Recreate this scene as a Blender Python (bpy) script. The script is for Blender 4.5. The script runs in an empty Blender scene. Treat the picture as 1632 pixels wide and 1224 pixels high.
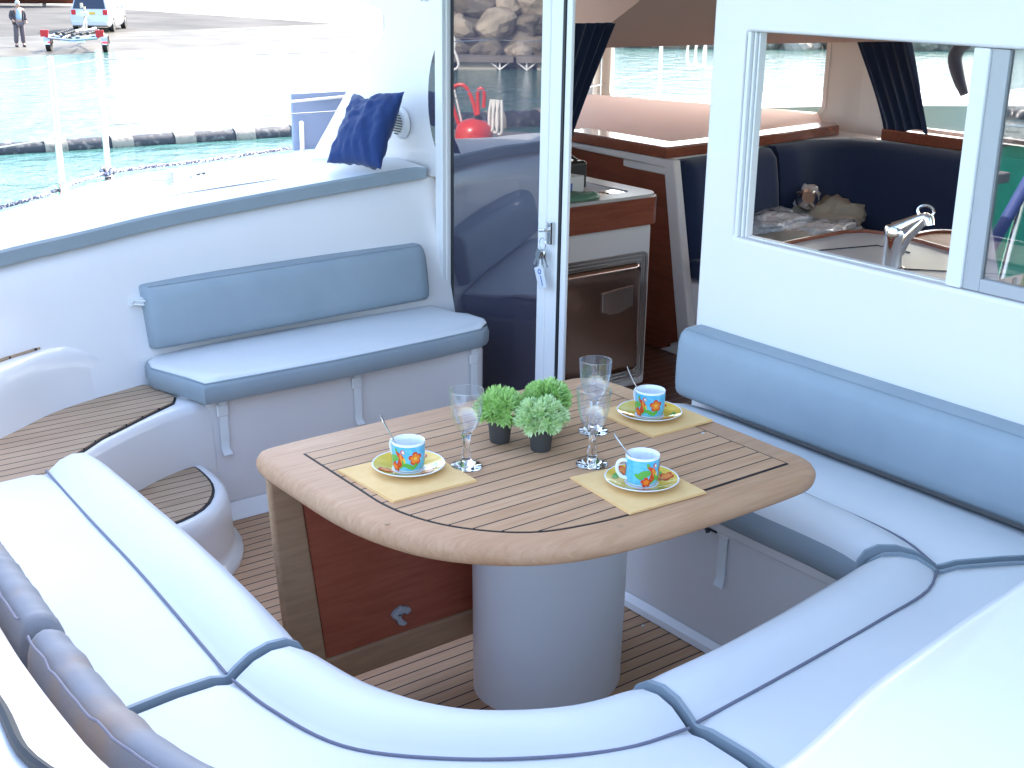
import bpy, bmesh, math, random
from mathutils import Vector, Matrix, noise
from mathutils.geometry import tessellate_polygon
R = math.radians
random.seed(7)
S = bpy.context.scene
COL = S.collection

# ---------------------------------------------------------------- camera
cam = bpy.data.cameras.new("camera"); co = bpy.data.objects.new("camera", cam); COL.objects.link(co)
_a, _b, _c = R(-52.605), R(18.396), R(.849)
_f = Vector((math.sin(_a)*math.cos(_b), math.cos(_a)*math.cos(_b), -math.sin(_b)))
_r = _f.cross(Vector((0, 0, 1))).normalized(); _u = _r.cross(_f)
_r, _u = math.cos(_c)*_r+math.sin(_c)*_u, -math.sin(_c)*_r+math.cos(_c)*_u
co.matrix_world = Matrix(((_r.x, _u.x, -_f.x, 0), (_r.y, _u.y, -_f.y, 0), (_r.z, _u.z, -_f.z, 1.69), (0, 0, 0, 1)))
cam.sensor_width = 36; cam.lens = 36*2022/1632; cam.clip_start = .02; cam.clip_end = 3000
S.camera = co
# ---------------------------------------------------------------- sky, sun, exposure
SUN_AZ, SUN_EL = -16, 38          # azimuth from +Y towards +X, elevation
W = bpy.data.worlds.new("World"); S.world = W; W.use_nodes = True
wn = W.node_tree; wn.nodes.clear()
sky = wn.nodes.new('ShaderNodeTexSky'); sky.sky_type = 'NISHITA'; sky.sun_disc = False
sky.sun_elevation = R(SUN_EL); sky.sun_rotation = R(SUN_AZ); sky.air_density = 1.0; sky.dust_density = 2.5; sky.ozone_density = 1.0
bg = wn.nodes.new('ShaderNodeBackground'); bg.inputs[1].default_value = .15
wo = wn.nodes.new('ShaderNodeOutputWorld')
wn.links.new(sky.outputs[0], bg.inputs[0]); wn.links.new(bg.outputs[0], wo.inputs[0])
sl = bpy.data.lights.new("sun", 'SUN'); sl.energy = 2.6; sl.angle = R(.6); sl.color = (1, .95, .88)
so = bpy.data.objects.new("sun", sl); COL.objects.link(so)
so.rotation_euler = Vector((math.sin(R(SUN_AZ))*math.cos(R(SUN_EL)), math.cos(R(SUN_AZ))*math.cos(R(SUN_EL)), math.sin(R(SUN_EL)))).to_track_quat('Z', 'Y').to_euler()
S.view_settings.view_transform = 'Standard'; S.view_settings.look = 'None'
S.view_settings.exposure = 2.7; S.view_settings.gamma = 1
S.render.engine = 'CYCLES'
S.cycles.max_bounces = 10; S.cycles.transparent_max_bounces = 16; S.cycles.caustics_reflective = False; S.cycles.caustics_refractive = False

# ---------------------------------------------------------------- materials
MAT = {}
def mat(name, col, rough=.5, metal=0., spec=.5, coat=0., bump=None, mott=None, trans=0., ior=1.45, sheen=0.):
    m = bpy.data.materials.new(name); m.use_nodes = True; nt = m.node_tree
    b = nt.nodes['Principled BSDF']
    b.inputs['Base Color'].default_value = (*col, 1); b.inputs['Roughness'].default_value = rough
    b.inputs['Metallic'].default_value = metal; b.inputs['Specular IOR Level'].default_value = spec
    b.inputs['Coat Weight'].default_value = coat; b.inputs['Coat Roughness'].default_value = .06
    b.inputs['Transmission Weight'].default_value = trans; b.inputs['IOR'].default_value = ior
    b.inputs['Sheen Weight'].default_value = sheen
    if bump or mott:
        tc = nt.nodes.new('ShaderNodeTexCoord')
    if bump:      # (scale, strength, distance)
        n = nt.nodes.new('ShaderNodeTexNoise'); n.inputs['Scale'].default_value = bump[0]; n.inputs['Detail'].default_value = 4
        bp = nt.nodes.new('ShaderNodeBump'); bp.inputs['Strength'].default_value = bump[1]; bp.inputs['Distance'].default_value = bump[2]
        nt.links.new(tc.outputs['Object'], n.inputs['Vector']); nt.links.new(n.outputs[0], bp.inputs['Height']); nt.links.new(bp.outputs[0], b.inputs['Normal'])
    if mott:      # (scale, colour2, low, high)
        n = nt.nodes.new('ShaderNodeTexNoise'); n.inputs['Scale'].default_value = mott[0]; n.inputs['Detail'].default_value = 6
        cr = nt.nodes.new('ShaderNodeValToRGB'); cr.color_ramp.elements[0].position = mott[2]; cr.color_ramp.elements[1].position = mott[3]
        cr.color_ramp.elements[0].color = (*col, 1); cr.color_ramp.elements[1].color = (*mott[1], 1)
        nt.links.new(tc.outputs['Object'], n.inputs['Vector']); nt.links.new(n.outputs[0], cr.inputs[0]); nt.links.new(cr.outputs[0], b.inputs['Base Color'])
    MAT[name] = m
    return m
def ramp(nt, p0, c0, p1, c1):
    cr = nt.nodes.new('ShaderNodeValToRGB'); e = cr.color_ramp.elements
    e[0].position = p0; e[0].color = (*c0, 1); e[1].position = p1; e[1].color = (*c1, 1); return cr
def math_n(nt, op, a, b=None, c=None):
    n = nt.nodes.new('ShaderNodeMath'); n.operation = op
    for i, v in enumerate((a, b, c)):
        if v is None: continue
        if isinstance(v, (int, float)): n.inputs[i].default_value = v
        else: nt.links.new(v, n.inputs[i])
    return n.outputs[0]
def teak(name, c1, c2, pitch=.05, seam=.0045, off=0., seamcol=(.012, .011, .013), rough=.6, axis=0, coat=0., stain=0.):
    """planks running along one axis, caulked seams across the other, grain stretched along the planks"""
    m = bpy.data.materials.new(name); m.use_nodes = True; nt = m.node_tree; b = nt.nodes['Principled BSDF']
    tc = nt.nodes.new('ShaderNodeTexCoord'); sx = nt.nodes.new('ShaderNodeSeparateXYZ'); nt.links.new(tc.outputs['Object'], sx.inputs[0])
    A = sx.outputs[axis]; B = sx.outputs[1-axis] if axis < 2 else sx.outputs[0]
    mp = nt.nodes.new('ShaderNodeMapping'); nt.links.new(tc.outputs['Object'], mp.inputs[0])
    mp.inputs['Scale'].default_value = (60, 3, 30) if axis == 0 else (3, 60, 30)
    n = nt.nodes.new('ShaderNodeTexNoise'); n.inputs['Scale'].default_value = 2.2; n.inputs['Detail'].default_value = 8; n.inputs['Distortion'].default_value = .6
    nt.links.new(mp.outputs[0], n.inputs['Vector'])
    n2 = nt.nodes.new('ShaderNodeTexNoise'); n2.inputs['Scale'].default_value = 5; n2.inputs['Detail'].default_value = 3; nt.links.new(tc.outputs['Object'], n2.inputs['Vector'])
    k = math_n(nt, 'DIVIDE', math_n(nt, 'ADD', A, 40+off), pitch)
    wn_ = nt.nodes.new('ShaderNodeTexWhiteNoise'); wn_.noise_dimensions = '1D'; nt.links.new(math_n(nt, 'FLOOR', k), wn_.inputs['W'])
    f = math_n(nt, 'ADD', math_n(nt, 'MULTIPLY', n.outputs[0], .62), math_n(nt, 'MULTIPLY', wn_.outputs['Value'], .13 if pitch < 1 else 0))
    f = math_n(nt, 'ADD', f, math_n(nt, 'MULTIPLY', n2.outputs[0], .2))
    cr = ramp(nt, .22, c1, .72, c2); nt.links.new(f, cr.inputs[0]); out = cr.outputs[0]
    if stain:
        ns = nt.nodes.new('ShaderNodeTexNoise'); ns.inputs['Scale'].default_value = 3.2; nt.links.new(tc.outputs['Object'], ns.inputs['Vector'])
        cs = ramp(nt, .62, (0, 0, 0), .72, (1, 1, 1)); nt.links.new(ns.outputs[0], cs.inputs[0])
        mx = nt.nodes.new('ShaderNodeMix'); mx.data_type = 'RGBA'; nt.links.new(math_n(nt, 'MULTIPLY', cs.outputs[0], stain), mx.inputs[0])
        nt.links.new(out, mx.inputs[6]); mx.inputs[7].default_value = (c1[0]*.8, c1[1]*.6, c1[2]*.45, 1); out = mx.outputs[2]
    if pitch < 1:
        fr = math_n(nt, 'FRACT', k); s = math_n(nt, 'LESS_THAN', fr, seam/pitch)
        mx = nt.nodes.new('ShaderNodeMix'); mx.data_type = 'RGBA'; nt.links.new(s, mx.inputs[0]); nt.links.new(out, mx.inputs[6]); mx.inputs[7].default_value = (*seamcol, 1); out = mx.outputs[2]
    nt.links.new(out, b.inputs['Base Color']); b.inputs['Roughness'].default_value = rough; b.inputs['Specular IOR Level'].default_value = .3
    b.inputs['Coat Weight'].default_value = coat; b.inputs['Coat Roughness'].default_value = .12
    bp = nt.nodes.new('ShaderNodeBump'); bp.inputs['Strength'].default_value = .15; bp.inputs['Distance'].default_value = .002
    nt.links.new(n.outputs[0], bp.inputs['Height']); nt.links.new(bp.outputs[0], b.inputs['Normal'])
    MAT[name] = m; return m

mat('gelcoat', (.79, .745, .725), .28, spec=.5, coat=.25, bump=(1.3, .05, .02), mott=(2.2, (.765, .73, .71), .4, .7))
mat('gelcoat_plain', (.84, .82, .81), .35, bump=(3, .03, .01))
mat('hull_white', (.58, .58, .58), .4)
mat('vinyl_white', (.74, .735, .725), .42, spec=.4, bump=(5, .22, .02), mott=(3.5, (.70, .70, .705), .35, .75))
mat('vinyl_grey', (.285, .335, .37), .55, spec=.3, bump=(60, .1, .002), mott=(6, (.315, .365, .40), .35, .7))
mat('vinyl_grey_reflections', (.20, .21, .235), .55, spec=.3, bump=(24, .35, .006), mott=(6, (.28, .22, .18), .48, .66))  # brown mottle paints warm reflections into the grey
mat('piping', (.17, .17, .22), .6)
mat('strap_white', (.78, .78, .77), .6)
mat('steel', (.72, .71, .69), .12, 1)
mat('steel_brushed', (.38, .27, .22), .16, 1, bump=(6, .12, .01))  # brown of its mirror reflections is painted into the steel
mat('steel_satin', (.80, .80, .80), .42, .6)
mat('chrome', (.85, .85, .86), .05, 1)
mat('dark_rubber', (.015, .016, .02), .5)
mat('alu_white', (.78, .765, .75), .35)
mat('alu_grey', (.42, .42, .43), .4)
mat('napkin', (.84, .55, .25), .85, spec=.2, bump=(140, .25, .001), mott=(30, (.80, .50, .21), .3, .7))
mat('porcelain', (.82, .84, .86), .12, coat=.5)
mat('print_blue', (.09, .46, .72), .15, coat=.5, mott=(90, (.16, .55, .78), .4, .6))
mat('print_red', (.62, .06, .02), .15, coat=.5)
mat('print_orange', (.85, .24, .03), .15, coat=.5)
mat('print_yellow', (.88, .54, .06), .15, coat=.5, mott=(25, (.70, .50, .07), .35, .7))
mat('print_green', (.12, .42, .07), .15, coat=.5)
mat('pot_plastic', (.055, .052, .05), .55)
mat('soil', (.03, .02, .013), .9)
mat('succulent', (.34, .58, .14), .5, spec=.3, mott=(70, (.58, .76, .30), .35, .65))
mat('succulent_pale', (.46, .66, .25), .5, spec=.3, mott=(70, (.70, .82, .48), .35, .65))
mat('navy', (.022, .033, .075), .85, spec=.15, sheen=.3, bump=(80, .2, .002))
mat('pillow_blue', (.018, .040, .135), .8, spec=.2, sheen=.2, bump=(14, .35, .02))
mat('liner', (.80, .56, .47), .7, spec=.2, bump=(20, .05, .003))  # pink bounced off the woodwork is painted into the white lining
mat('saloon_white', (.72, .66, .62), .45)  # fainter tint of the same wood bounce painted in
mat('counter_top', (.50, .47, .44), .3, spec=.4)
mat('red_paint', (.62, .035, .018), .3, coat=.4)
mat('rope_white', (.75, .74, .70), .8)
mat('rope_dark', (.05, .06, .12), .8, mott=(120, (.6, .6, .6), .5, .55))
mat('paper', (.62, .62, .63), .8)
mat('paper_blue', (.05, .12, .42), .6)
mat('grey_ink', (.45, .45, .46), .7)
mat('green_bag', (.10, .22, .15), .4)
mat('black_plastic', (.02, .022, .025), .35)
mat('blanket', (.42, .38, .31), .9, bump=(25, .6, .02))
mat('plastic_film', (.62, .62, .63), .08, spec=1., coat=1., bump=(30, .9, .03))
mat('asphalt', (.075, .075, .073), 1., spec=.05, bump=(3, .2, .01), mott=(.35, (.115, .11, .105), .35, .7))
mat('wet_concrete', (.065, .06, .05), .6, spec=.15, mott=(.5, (.13, .118, .098), .35, .7))
mat('rock', (.20, .17, .13), .9, bump=(4, .9, .06), mott=(1.6, (.36, .31, .24), .35, .65))
mat('rock_dark', (.09, .08, .065), .9, bump=(4, .9, .06), mott=(1.6, (.19, .16, .12), .35, .65))
mat('wood_grey', (.16, .14, .13), .8)
mat('concrete_pale', (.42, .40, .34), .8)
mat('car_paint', (.55, .58, .61), .2, coat=.8)
mat('car_glass', (.02, .03, .05), .05, spec=.8)
mat('tyre', (.02, .02, .02), .8)
mat('tail_light', (.55, .02, .03), .2)
mat('plate', (.70, .45, .05), .5)
mat('cloth_dark', (.07, .06, .07), .85)
mat('cloth_trousers', (.12, .10, .11), .85)
mat('cloth_shirt', (.35, .48, .62), .8)
mat('skin', (.50, .30, .22), .6)
mat('hair_grey', (.55, .53, .50), .8)
mat('boat_green', (.02, .33, .20), .4, mott=(2, (.03, .42, .27), .4, .6))
mat('hose_dark', (.012, .01, .02), .7)
mat('sleeve_blue', (.03, .05, .16), .6)
mat('boom_black', (.03, .035, .045), .6, bump=(8, .5, .02), mott=(7, (.16, .15, .14), .52, .68))
mat('boom_white', (.27, .24, .20), .7, bump=(8, .5, .02), mott=(9, (.14, .13, .12), .5, .7))
mat('panel_shade_blue', (.27, .34, .50), .5)
# table seams: one falls on x = -1.6133 (object origin at x = -2.14)
OFF_T = -((40+(-1.6133+2.14)) % .0392)+.0017
teak('teak_table', (.42, .215, .105), (.62, .37, .215), .0392, .0034, off=OFF_T, rough=.55)
teak('teak_frame', (.43, .22, .11), (.62, .365, .21), 90, rough=.5, axis=0, stain=.25)
teak('teak_frame_cross', (.40, .235, .135), (.60, .40, .255), 90, rough=.5, axis=1)
teak('teak_leaf', (.36, .20, .11), (.56, .35, .20), 90, rough=.6, axis=0)
teak('teak_floor', (.38, .205, .11), (.57, .345, .205), .0392, .0042, rough=.65, stain=.3)
teak('teak_step', (.33, .215, .135), (.51, .36, .24), .039, .004, rough=.7, stain=.35)
teak('ply_red', (.32, .07, .035), (.50, .14, .075), 90, rough=.4, axis=0, coat=.2)
teak('mahogany', (.19, .045, .022), (.34, .10, .05), 90, rough=.25, axis=0, coat=.5)
teak('mahogany_v', (.17, .040, .020), (.31, .088, .045), 90, rough=.3, axis=1, coat=.3)
teak('saloon_floor', (.07, .028, .018), (.14, .055, .035), .055, .004, seamcol=(.38, .22, .15), rough=.3, coat=.3)
MAT['caulk'] = mat('caulk', (.012, .011, .013), .6)

def glass_mat(name, tint, gloss, rough=0.0, body=None, haze_f=0., edge=.6):
    """window pane: clear tinted pane with mirror-like face; optional diffuse body that paints in a haze"""
    m = bpy.data.materials.new(name); m.use_nodes = True; nt = m.node_tree; nt.nodes.remove(nt.nodes['Principled BSDF'])
    out = nt.nodes['Material Output']
    t = nt.nodes.new('ShaderNodeBsdfTransparent'); t.inputs[0].default_value = (*tint, 1)
    g = nt.nodes.new('ShaderNodeBsdfGlossy'); g.inputs['Roughness'].default_value = rough; g.inputs[0].default_value = (1, 1, 1, 1)
    base = t.outputs[0]
    if body:
        d = nt.nodes.new('ShaderNodeBsdfDiffuse'); d.inputs[0].default_value = (*body, 1)
        mb = nt.nodes.new('ShaderNodeMixShader'); mb.inputs[0].default_value = haze_f
        nt.links.new(t.outputs[0], mb.inputs[1]); nt.links.new(d.outputs[0], mb.inputs[2]); base = mb.outputs[0]
    lw = nt.nodes.new('ShaderNodeLayerWeight'); lw.inputs[0].default_value = .5
    fac = math_n(nt, 'ADD', math_n(nt, 'MULTIPLY', math_n(nt, 'POWER', lw.outputs['Facing'], 4.0), edge), .04+gloss)
    mx = nt.nodes.new('ShaderNodeMixShader'); nt.links.new(fac, mx.inputs[0]); nt.links.new(base, mx.inputs[1]); nt.links.new(g.outputs[0], mx.inputs[2])
    nt.links.new(mx.outputs[0], out.inputs[0]); MAT[name] = m; return m
glass_mat('door_glass', (.36, .35, .37), .10, body=(.10, .095, .14), haze_f=.5, edge=.35)  # purple-grey body paints in a haze of reflected light
glass_mat('dimming_film', (.6, .6, .6), -.03, edge=.1)
glass_mat('window_glass', (.62, .62, .64), .24)
glass_mat('clear_glass', (.95, .96, .97), .05, edge=.9)
glass_mat('clear_pane', (.93, .95, .95), .0)
m = mat('solid_glass', (1, 1, 1), .0, trans=1., ior=1.5)

def water_mat():
    m = bpy.data.materials.new('water'); m.use_nodes = True; nt = m.node_tree; b = nt.nodes['Principled BSDF']
    tc = nt.nodes.new('ShaderNodeTexCoord')
    n1 = nt.nodes.new('ShaderNodeTexNoise'); n1.inputs['Scale'].default_value = 1.1; n1.inputs['Detail'].default_value = 6; n1.inputs['Roughness'].default_value = .6
    n2 = nt.nodes.new('ShaderNodeTexNoise'); n2.inputs['Scale'].default_value = .05; n2.inputs['Detail'].default_value = 2
    nt.links.new(tc.outputs['Object'], n1.inputs[0]); nt.links.new(tc.outputs['Object'], n2.inputs[0])
    cr = ramp(nt, .35, (.035, .105, .09), .7, (.06, .155, .145)); nt.links.new(n2.outputs[0], cr.inputs[0]); nt.links.new(cr.outputs[0], b.inputs['Base Color'])
    bp = nt.nodes.new('ShaderNodeBump'); bp.inputs['Strength'].default_value = 1.; bp.inputs['Distance'].default_value = .22
    nt.links.new(n1.outputs[0], bp.inputs['Height']); nt.links.new(bp.outputs[0], b.inputs['Normal'])
    b.inputs['Roughness'].default_value = .06; b.inputs['IOR'].default_value = 1.33; b.inputs['Specular IOR Level'].default_value = .5
    MAT['water'] = m
water_mat()

# ---------------------------------------------------------------- mesh builder
class MB:
    def __init__(s, M=None): s.v = []; s.f = []; s.mi = []; s.M = M or Matrix()
    def add(s, vs, fs, mi=0):
        o = len(s.v); s.v += [s.M @ Vector(p) for p in vs]
        for i, f in enumerate(fs): s.f.append([o+k for k in f]); s.mi.append(mi[i] if isinstance(mi, list) else mi)
        return s
    def box(s, a, b, mi=0):
        x0, y0, z0 = a; x1, y1, z1 = b
        return s.add([(x0, y0, z0), (x1, y0, z0), (x1, y1, z0), (x0, y1, z0), (x0, y0, z1), (x1, y0, z1), (x1, y1, z1), (x0, y1, z1)],
                     [(3, 2, 1, 0), (4, 5, 6, 7), (0, 1, 5, 4), (1, 2, 6, 5), (2, 3, 7, 6), (3, 0, 4, 7)], mi)
    def loft(s, rings, closed=True, cap0=False, cap1=False, mi=0, wrap=False):
        n = len(rings[0]); vs = [p for r in rings for p in r]; fs = []; ms = []
        for i in range(len(rings) if wrap else len(rings)-1):
            j = (i+1) % len(rings)
            for k in range(n if closed else n-1):
                l = (k+1) % n; fs.append((i*n+k, i*n+l, j*n+l, j*n+k)); ms.append(mi[k] if isinstance(mi, (list, tuple)) else mi)
        m0 = mi[0] if isinstance(mi, (list, tuple)) else mi
        if cap0: fs.append(tuple(reversed(range(n)))); ms.append(cap0-1 if cap0 is not True else m0)
        if cap1: fs.append(tuple((len(rings)-1)*n+k for k in range(n))); ms.append(cap1-1 if cap1 is not True else m0)
        return s.add(vs, fs, ms)
    def lathe(s, prof, seg=32, c=(0, 0, 0), mi=0, sy=1.):
        rings = [[(c[0]+r*math.cos(2*math.pi*k/seg), c[1]+sy*r*math.sin(2*math.pi*k/seg), c[2]+z) for k in range(seg)] for r, z in prof]
        return s.loft(rings, mi=mi)
    def tube(s, pts, r, seg=8, mi=0, cap=True, wrap=False):
        pts = [Vector(p) for p in pts]; n = len(pts); rings = []; up = None
        for i, p in enumerate(pts):
            if wrap: t = (pts[(i+1) % n]-pts[i-1])
            else: t = pts[min(i+1, n-1)]-pts[max(i-1, 0)]
            t.normalize()
            if up is None: up = t.orthogonal().normalized()
            up = (up-t*up.dot(t)); up = up.normalized() if up.length > 1e-6 else t.orthogonal().normalized()
            w = t.cross(up); rr = r[i] if isinstance(r, (list, tuple)) else r
            rings.append([p+up*rr*math.cos(2*math.pi*k/seg)+w*rr*math.sin(2*math.pi*k/seg) for k in range(seg)])
        return s.loft(rings, cap0=cap and not wrap, cap1=cap and not wrap, mi=mi, wrap=wrap)
    def prism(s, out, z0, z1, mi=0, holes=(), M=None):
        """polygon (with holes) in XY, extruded from z0 to z1, optionally moved by M"""
        loops = [list(out)]+[list(h) for h in holes]; M = M or Matrix()
        flat = [p for l in loops for p in l]; tris = tessellate_polygon([[Vector((p[0], p[1], 0)) for p in l] for l in loops])
        n = len(flat); vs = [M @ Vector((p[0], p[1], z0)) for p in flat]+[M @ Vector((p[0], p[1], z1)) for p in flat]
        fs = []
        for t in tris:
            a, b, c = [Vector((*flat[i], 0)) for i in t]
            t = tuple(t) if (b-a).cross(c-a).z > 0 else tuple(reversed(t))
            fs.append(tuple(n+i for i in t)); fs.append(tuple(reversed(t)))
        o = 0
        for li, l in enumerate(loops):
            ar = sum(l[i][0]*l[(i+1) % len(l)][1]-l[(i+1) % len(l)][0]*l[i][1] for i in range(len(l)))
            for i in range(len(l)):
                j = (i+1) % len(l); q = (o+i, o+j, n+o+j, n+o+i)
                fs.append(q if (ar > 0) == (li == 0) else tuple(reversed(q)))
            o += len(l)
        return s.add(vs, fs, mi)
    def slab(s, out, prof, mi=0):
        """closed outline with a rounded edge: prof = list of (inset, z); capped bottom and top"""
        rings = [[(*p, z) for p in offset(out, -d)] for d, z in prof]
        return s.loft(rings, cap0=True, cap1=True, mi=mi)
    def ell(s, c, r, seg=14, rg=9, mi=0, M=None):
        M = M or Matrix(); rings = []
        for i in range(rg+1):
            a = -math.pi/2+math.pi*i/rg; q = max(math.cos(a), .02)
            rings.append([Vector(c)+M @ Vector((r[0]*q*math.cos(2*math.pi*k/seg), r[1]*q*math.sin(2*math.pi*k/seg), r[2]*math.sin(a))) for k in range(seg)])
        return s.loft(rings, cap0=True, cap1=True, mi=mi)
ORG = {}
def build(mb, name, mats, parent=None, bevel=0, seg=3, sharp=35, subd=0, local=False, flat=False, weld=False):
    me = bpy.data.meshes.new(name); o0 = ORG.get(parent, Vector()) if (parent is not None and not local) else Vector()
    bm = bmesh.new(); vs = [bm.verts.new(Vector(p)-o0) for p in mb.v]
    for f, mi in zip(mb.f, mb.mi):
        try: q = bm.faces.new([vs[i] for i in f]); q.material_index = mi; q.smooth = not flat
        except ValueError: pass
    if weld: bmesh.ops.remove_doubles(bm, verts=bm.verts, dist=1e-5)
    bm.normal_update(); bmesh.ops.recalc_face_normals(bm, faces=bm.faces)
    if not flat:
        for e in bm.edges:
            if len(e.link_faces) == 2 and e.calc_face_angle(0) > R(sharp): e.smooth = False
    bm.to_mesh(me); bm.free()
    for m in ([mats] if isinstance(mats, str) else mats): me.materials.append(MAT[m])
    ob = bpy.data.objects.new(name, me); COL.objects.link(ob)
    if parent is not None: ob.parent = parent; ORG[ob] = Vector(ORG.get(parent, Vector())) if not local else Vector()
    if bevel:
        md = ob.modifiers.new('bevel', 'BEVEL'); md.width = bevel; md.segments = seg; md.limit_method = 'ANGLE'; md.angle_limit = R(40)
        for p in me.polygons: p.use_smooth = True
        for e in me.edges: e.use_edge_sharp = False
        md.harden_normals = True
    if subd:
        md = ob.modifiers.new('subdivision', 'SUBSURF'); md.levels = subd; md.render_levels = subd
    return ob
def thing(name, label, cat, loc=(0, 0, 0), rz=0, group=None):
    o = bpy.data.objects.new(name, None); COL.objects.link(o); o.location = loc; o.rotation_euler = (0, 0, rz); o.empty_display_size = .1
    ORG[o] = Vector(loc); return tag(o, label, cat, group)
def tag(o, label=None, cat=None, group=None, kind=None):
    for k, v in (('label', label), ('category', cat), ('group', group), ('kind', kind)):
        if v: o[k] = v
    return o
def dup(root, loc=None, rot=None, label=None, scale=None):
    r = root.copy(); COL.objects.link(r)
    if loc is not None: r.location = loc
    if rot is not None: r.rotation_euler = rot
    if scale is not None: r.scale = scale
    if label: r['label'] = label
    for ch in list(root.children):
        c = ch.copy(); COL.objects.link(c); c.parent = r
        for g in list(ch.children):
            d = g.copy(); COL.objects.link(d); d.parent = c
    return r
def offset(loop, d):
    """move a closed XY loop outward by d along its vertex normals"""
    n = len(loop); ar = sum(loop[i][0]*loop[(i+1) % n][1]-loop[(i+1) % n][0]*loop[i][1] for i in range(n)); sg = 1 if ar > 0 else -1; res = []
    for i in range(n):
        p, a, b = Vector(loop[i][:2]), Vector(loop[i-1][:2]), Vector(loop[(i+1) % n][:2])
        t1 = (p-a).normalized(); t2 = (b-p).normalized(); n1 = Vector((t1.y, -t1.x))*sg; n2 = Vector((t2.y, -t2.x))*sg
        m = n1+n2
        m = m/max(m.length_squared/2, .3) if m.length > 1e-6 else n1
        res.append(tuple(p+m*d))
    return res
def curve(pts, n, closed=False):
    """Catmull-Rom through pts, resampled to n points at equal arc length"""
    P = [Vector(p) for p in pts]; L = len(P); dense = []
    def kn(t, p, q): return t+max((q-p).length, 1e-6)**.5
    for i in range(L if closed else L-1):
        if closed: a, b, c, d = P[i-1], P[i], P[(i+1) % L], P[(i+2) % L]
        else: a, b, c, d = P[max(i-1, 0)], P[i], P[i+1], P[min(i+2, L-1)]
        if not closed and i == 0: a = b-(c-b)
        if not closed and i == L-2: d = c+(c-b)
        t0 = 0.; t1 = kn(t0, a, b); t2 = kn(t1, b, c); t3 = kn(t2, c, d)
        for k in range(14):
            t = t1+(t2-t1)*k/14
            A1 = a*((t1-t)/(t1-t0))+b*((t-t0)/(t1-t0)); A2 = b*((t2-t)/(t2-t1))+c*((t-t1)/(t2-t1)); A3 = c*((t3-t)/(t3-t2))+d*((t-t2)/(t3-t2))
            B1 = A1*((t2-t)/(t2-t0))+A2*((t-t0)/(t2-t0)); B2 = A2*((t3-t)/(t3-t1))+A3*((t-t1)/(t3-t1))
            dense.append(B1*((t2-t)/(t2-t1))+B2*((t-t1)/(t2-t1)))
    dense.append(P[0] if closed else P[-1])
    ln = [0]
    for i in range(1, len(dense)): ln.append(ln[-1]+(dense[i]-dense[i-1]).length)
    res = []; j = 0; tot = ln[-1]
    for k in range(n):
        t = tot*k/(n if closed else n-1)
        while j < len(ln)-2 and ln[j+1] < t: j += 1
        w = (t-ln[j])/max(ln[j+1]-ln[j], 1e-9); res.append(dense[j].lerp(dense[j+1], min(max(w, 0), 1)))
    return res
def rrect(x0, y0, x1, y1, r, seg=6):
    rs = r if isinstance(r, (list, tuple)) else [r]*4; out = []   # corners: x0y0, x1y0, x1y1, x0y1
    for (cx, cy, a0, rr) in ((x0, y0, 180, rs[0]), (x1, y0, 270, rs[1]), (x1, y1, 0, rs[2]), (x0, y1, 90, rs[3])):
        ox = cx+rr if cx == x0 else cx-rr; oy = cy+rr if cy == y0 else cy-rr
        for k in range(seg+1):
            a = R(a0+90*k/seg); out.append((ox+rr*math.cos(a), oy+rr*math.sin(a)))
    return out
YP = Matrix(((1, 0, 0, 0), (0, 0, 1, 0), (0, 1, 0, 0), (0, 0, 0, 1)))      # prism XY -> XZ plane, extrusion along Y
XP = Matrix(((0, 0, 1, 0), (1, 0, 0, 0), (0, 1, 0, 0), (0, 0, 0, 1)))      # prism XY -> YZ plane, extrusion along X
def structure(mb, name, mats, **k): return tag(build(mb, name, mats, **k), kind='structure')
PI = math.pi

# ================================================================ SETTING: water, slipway, quay
b = MB(); b.add([(-900, -900, -1.75), (900, -900, -1.75), (900, 900, -1.75), (-900, 900, -1.75)], [(0, 1, 2, 3)]); structure(b, 'water', 'water')
b = MB(); b.add([(-900, -900, -6), (900, -900, -6), (900, 900, -6), (-900, 900, -6)], [(0, 1, 2, 3)]); structure(b, 'ground', 'asphalt')
# slipway runs into the water; asphalt hard behind it
sh = [Vector((-44.5, 6, 0)), Vector((-52.5, 36, 0))]
dr = (sh[1]-sh[0]).normalized(); inl = Vector((-dr.y, dr.x, 0))
if inl.x > 0: inl = -inl
def P(s, t, z): q = sh[0]+dr*s+inl*t; return (q.x, q.y, z)
rows = [(-4, -2.05), (0, -1.765), (4, -1.70), (10.5, -1.66)]
b = MB(); rings = [[P(s, t+(.5*noise.noise(Vector((s*.25, t, 0))) if 0 < t < 9 else 0), z) for s in range(-50, 36, 2)] for t, z in rows]
b.loft(rings, closed=False); structure(b, 'slipway', 'wet_concrete')
b = MB(); b.loft([[P(s, t, z) for s in range(-50, 36, 2)] for t, z in ((10.5, -1.655), (60, -1.3), (200, -1.0))], closed=False); structure(b, 'quay_ground', 'asphalt')
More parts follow.
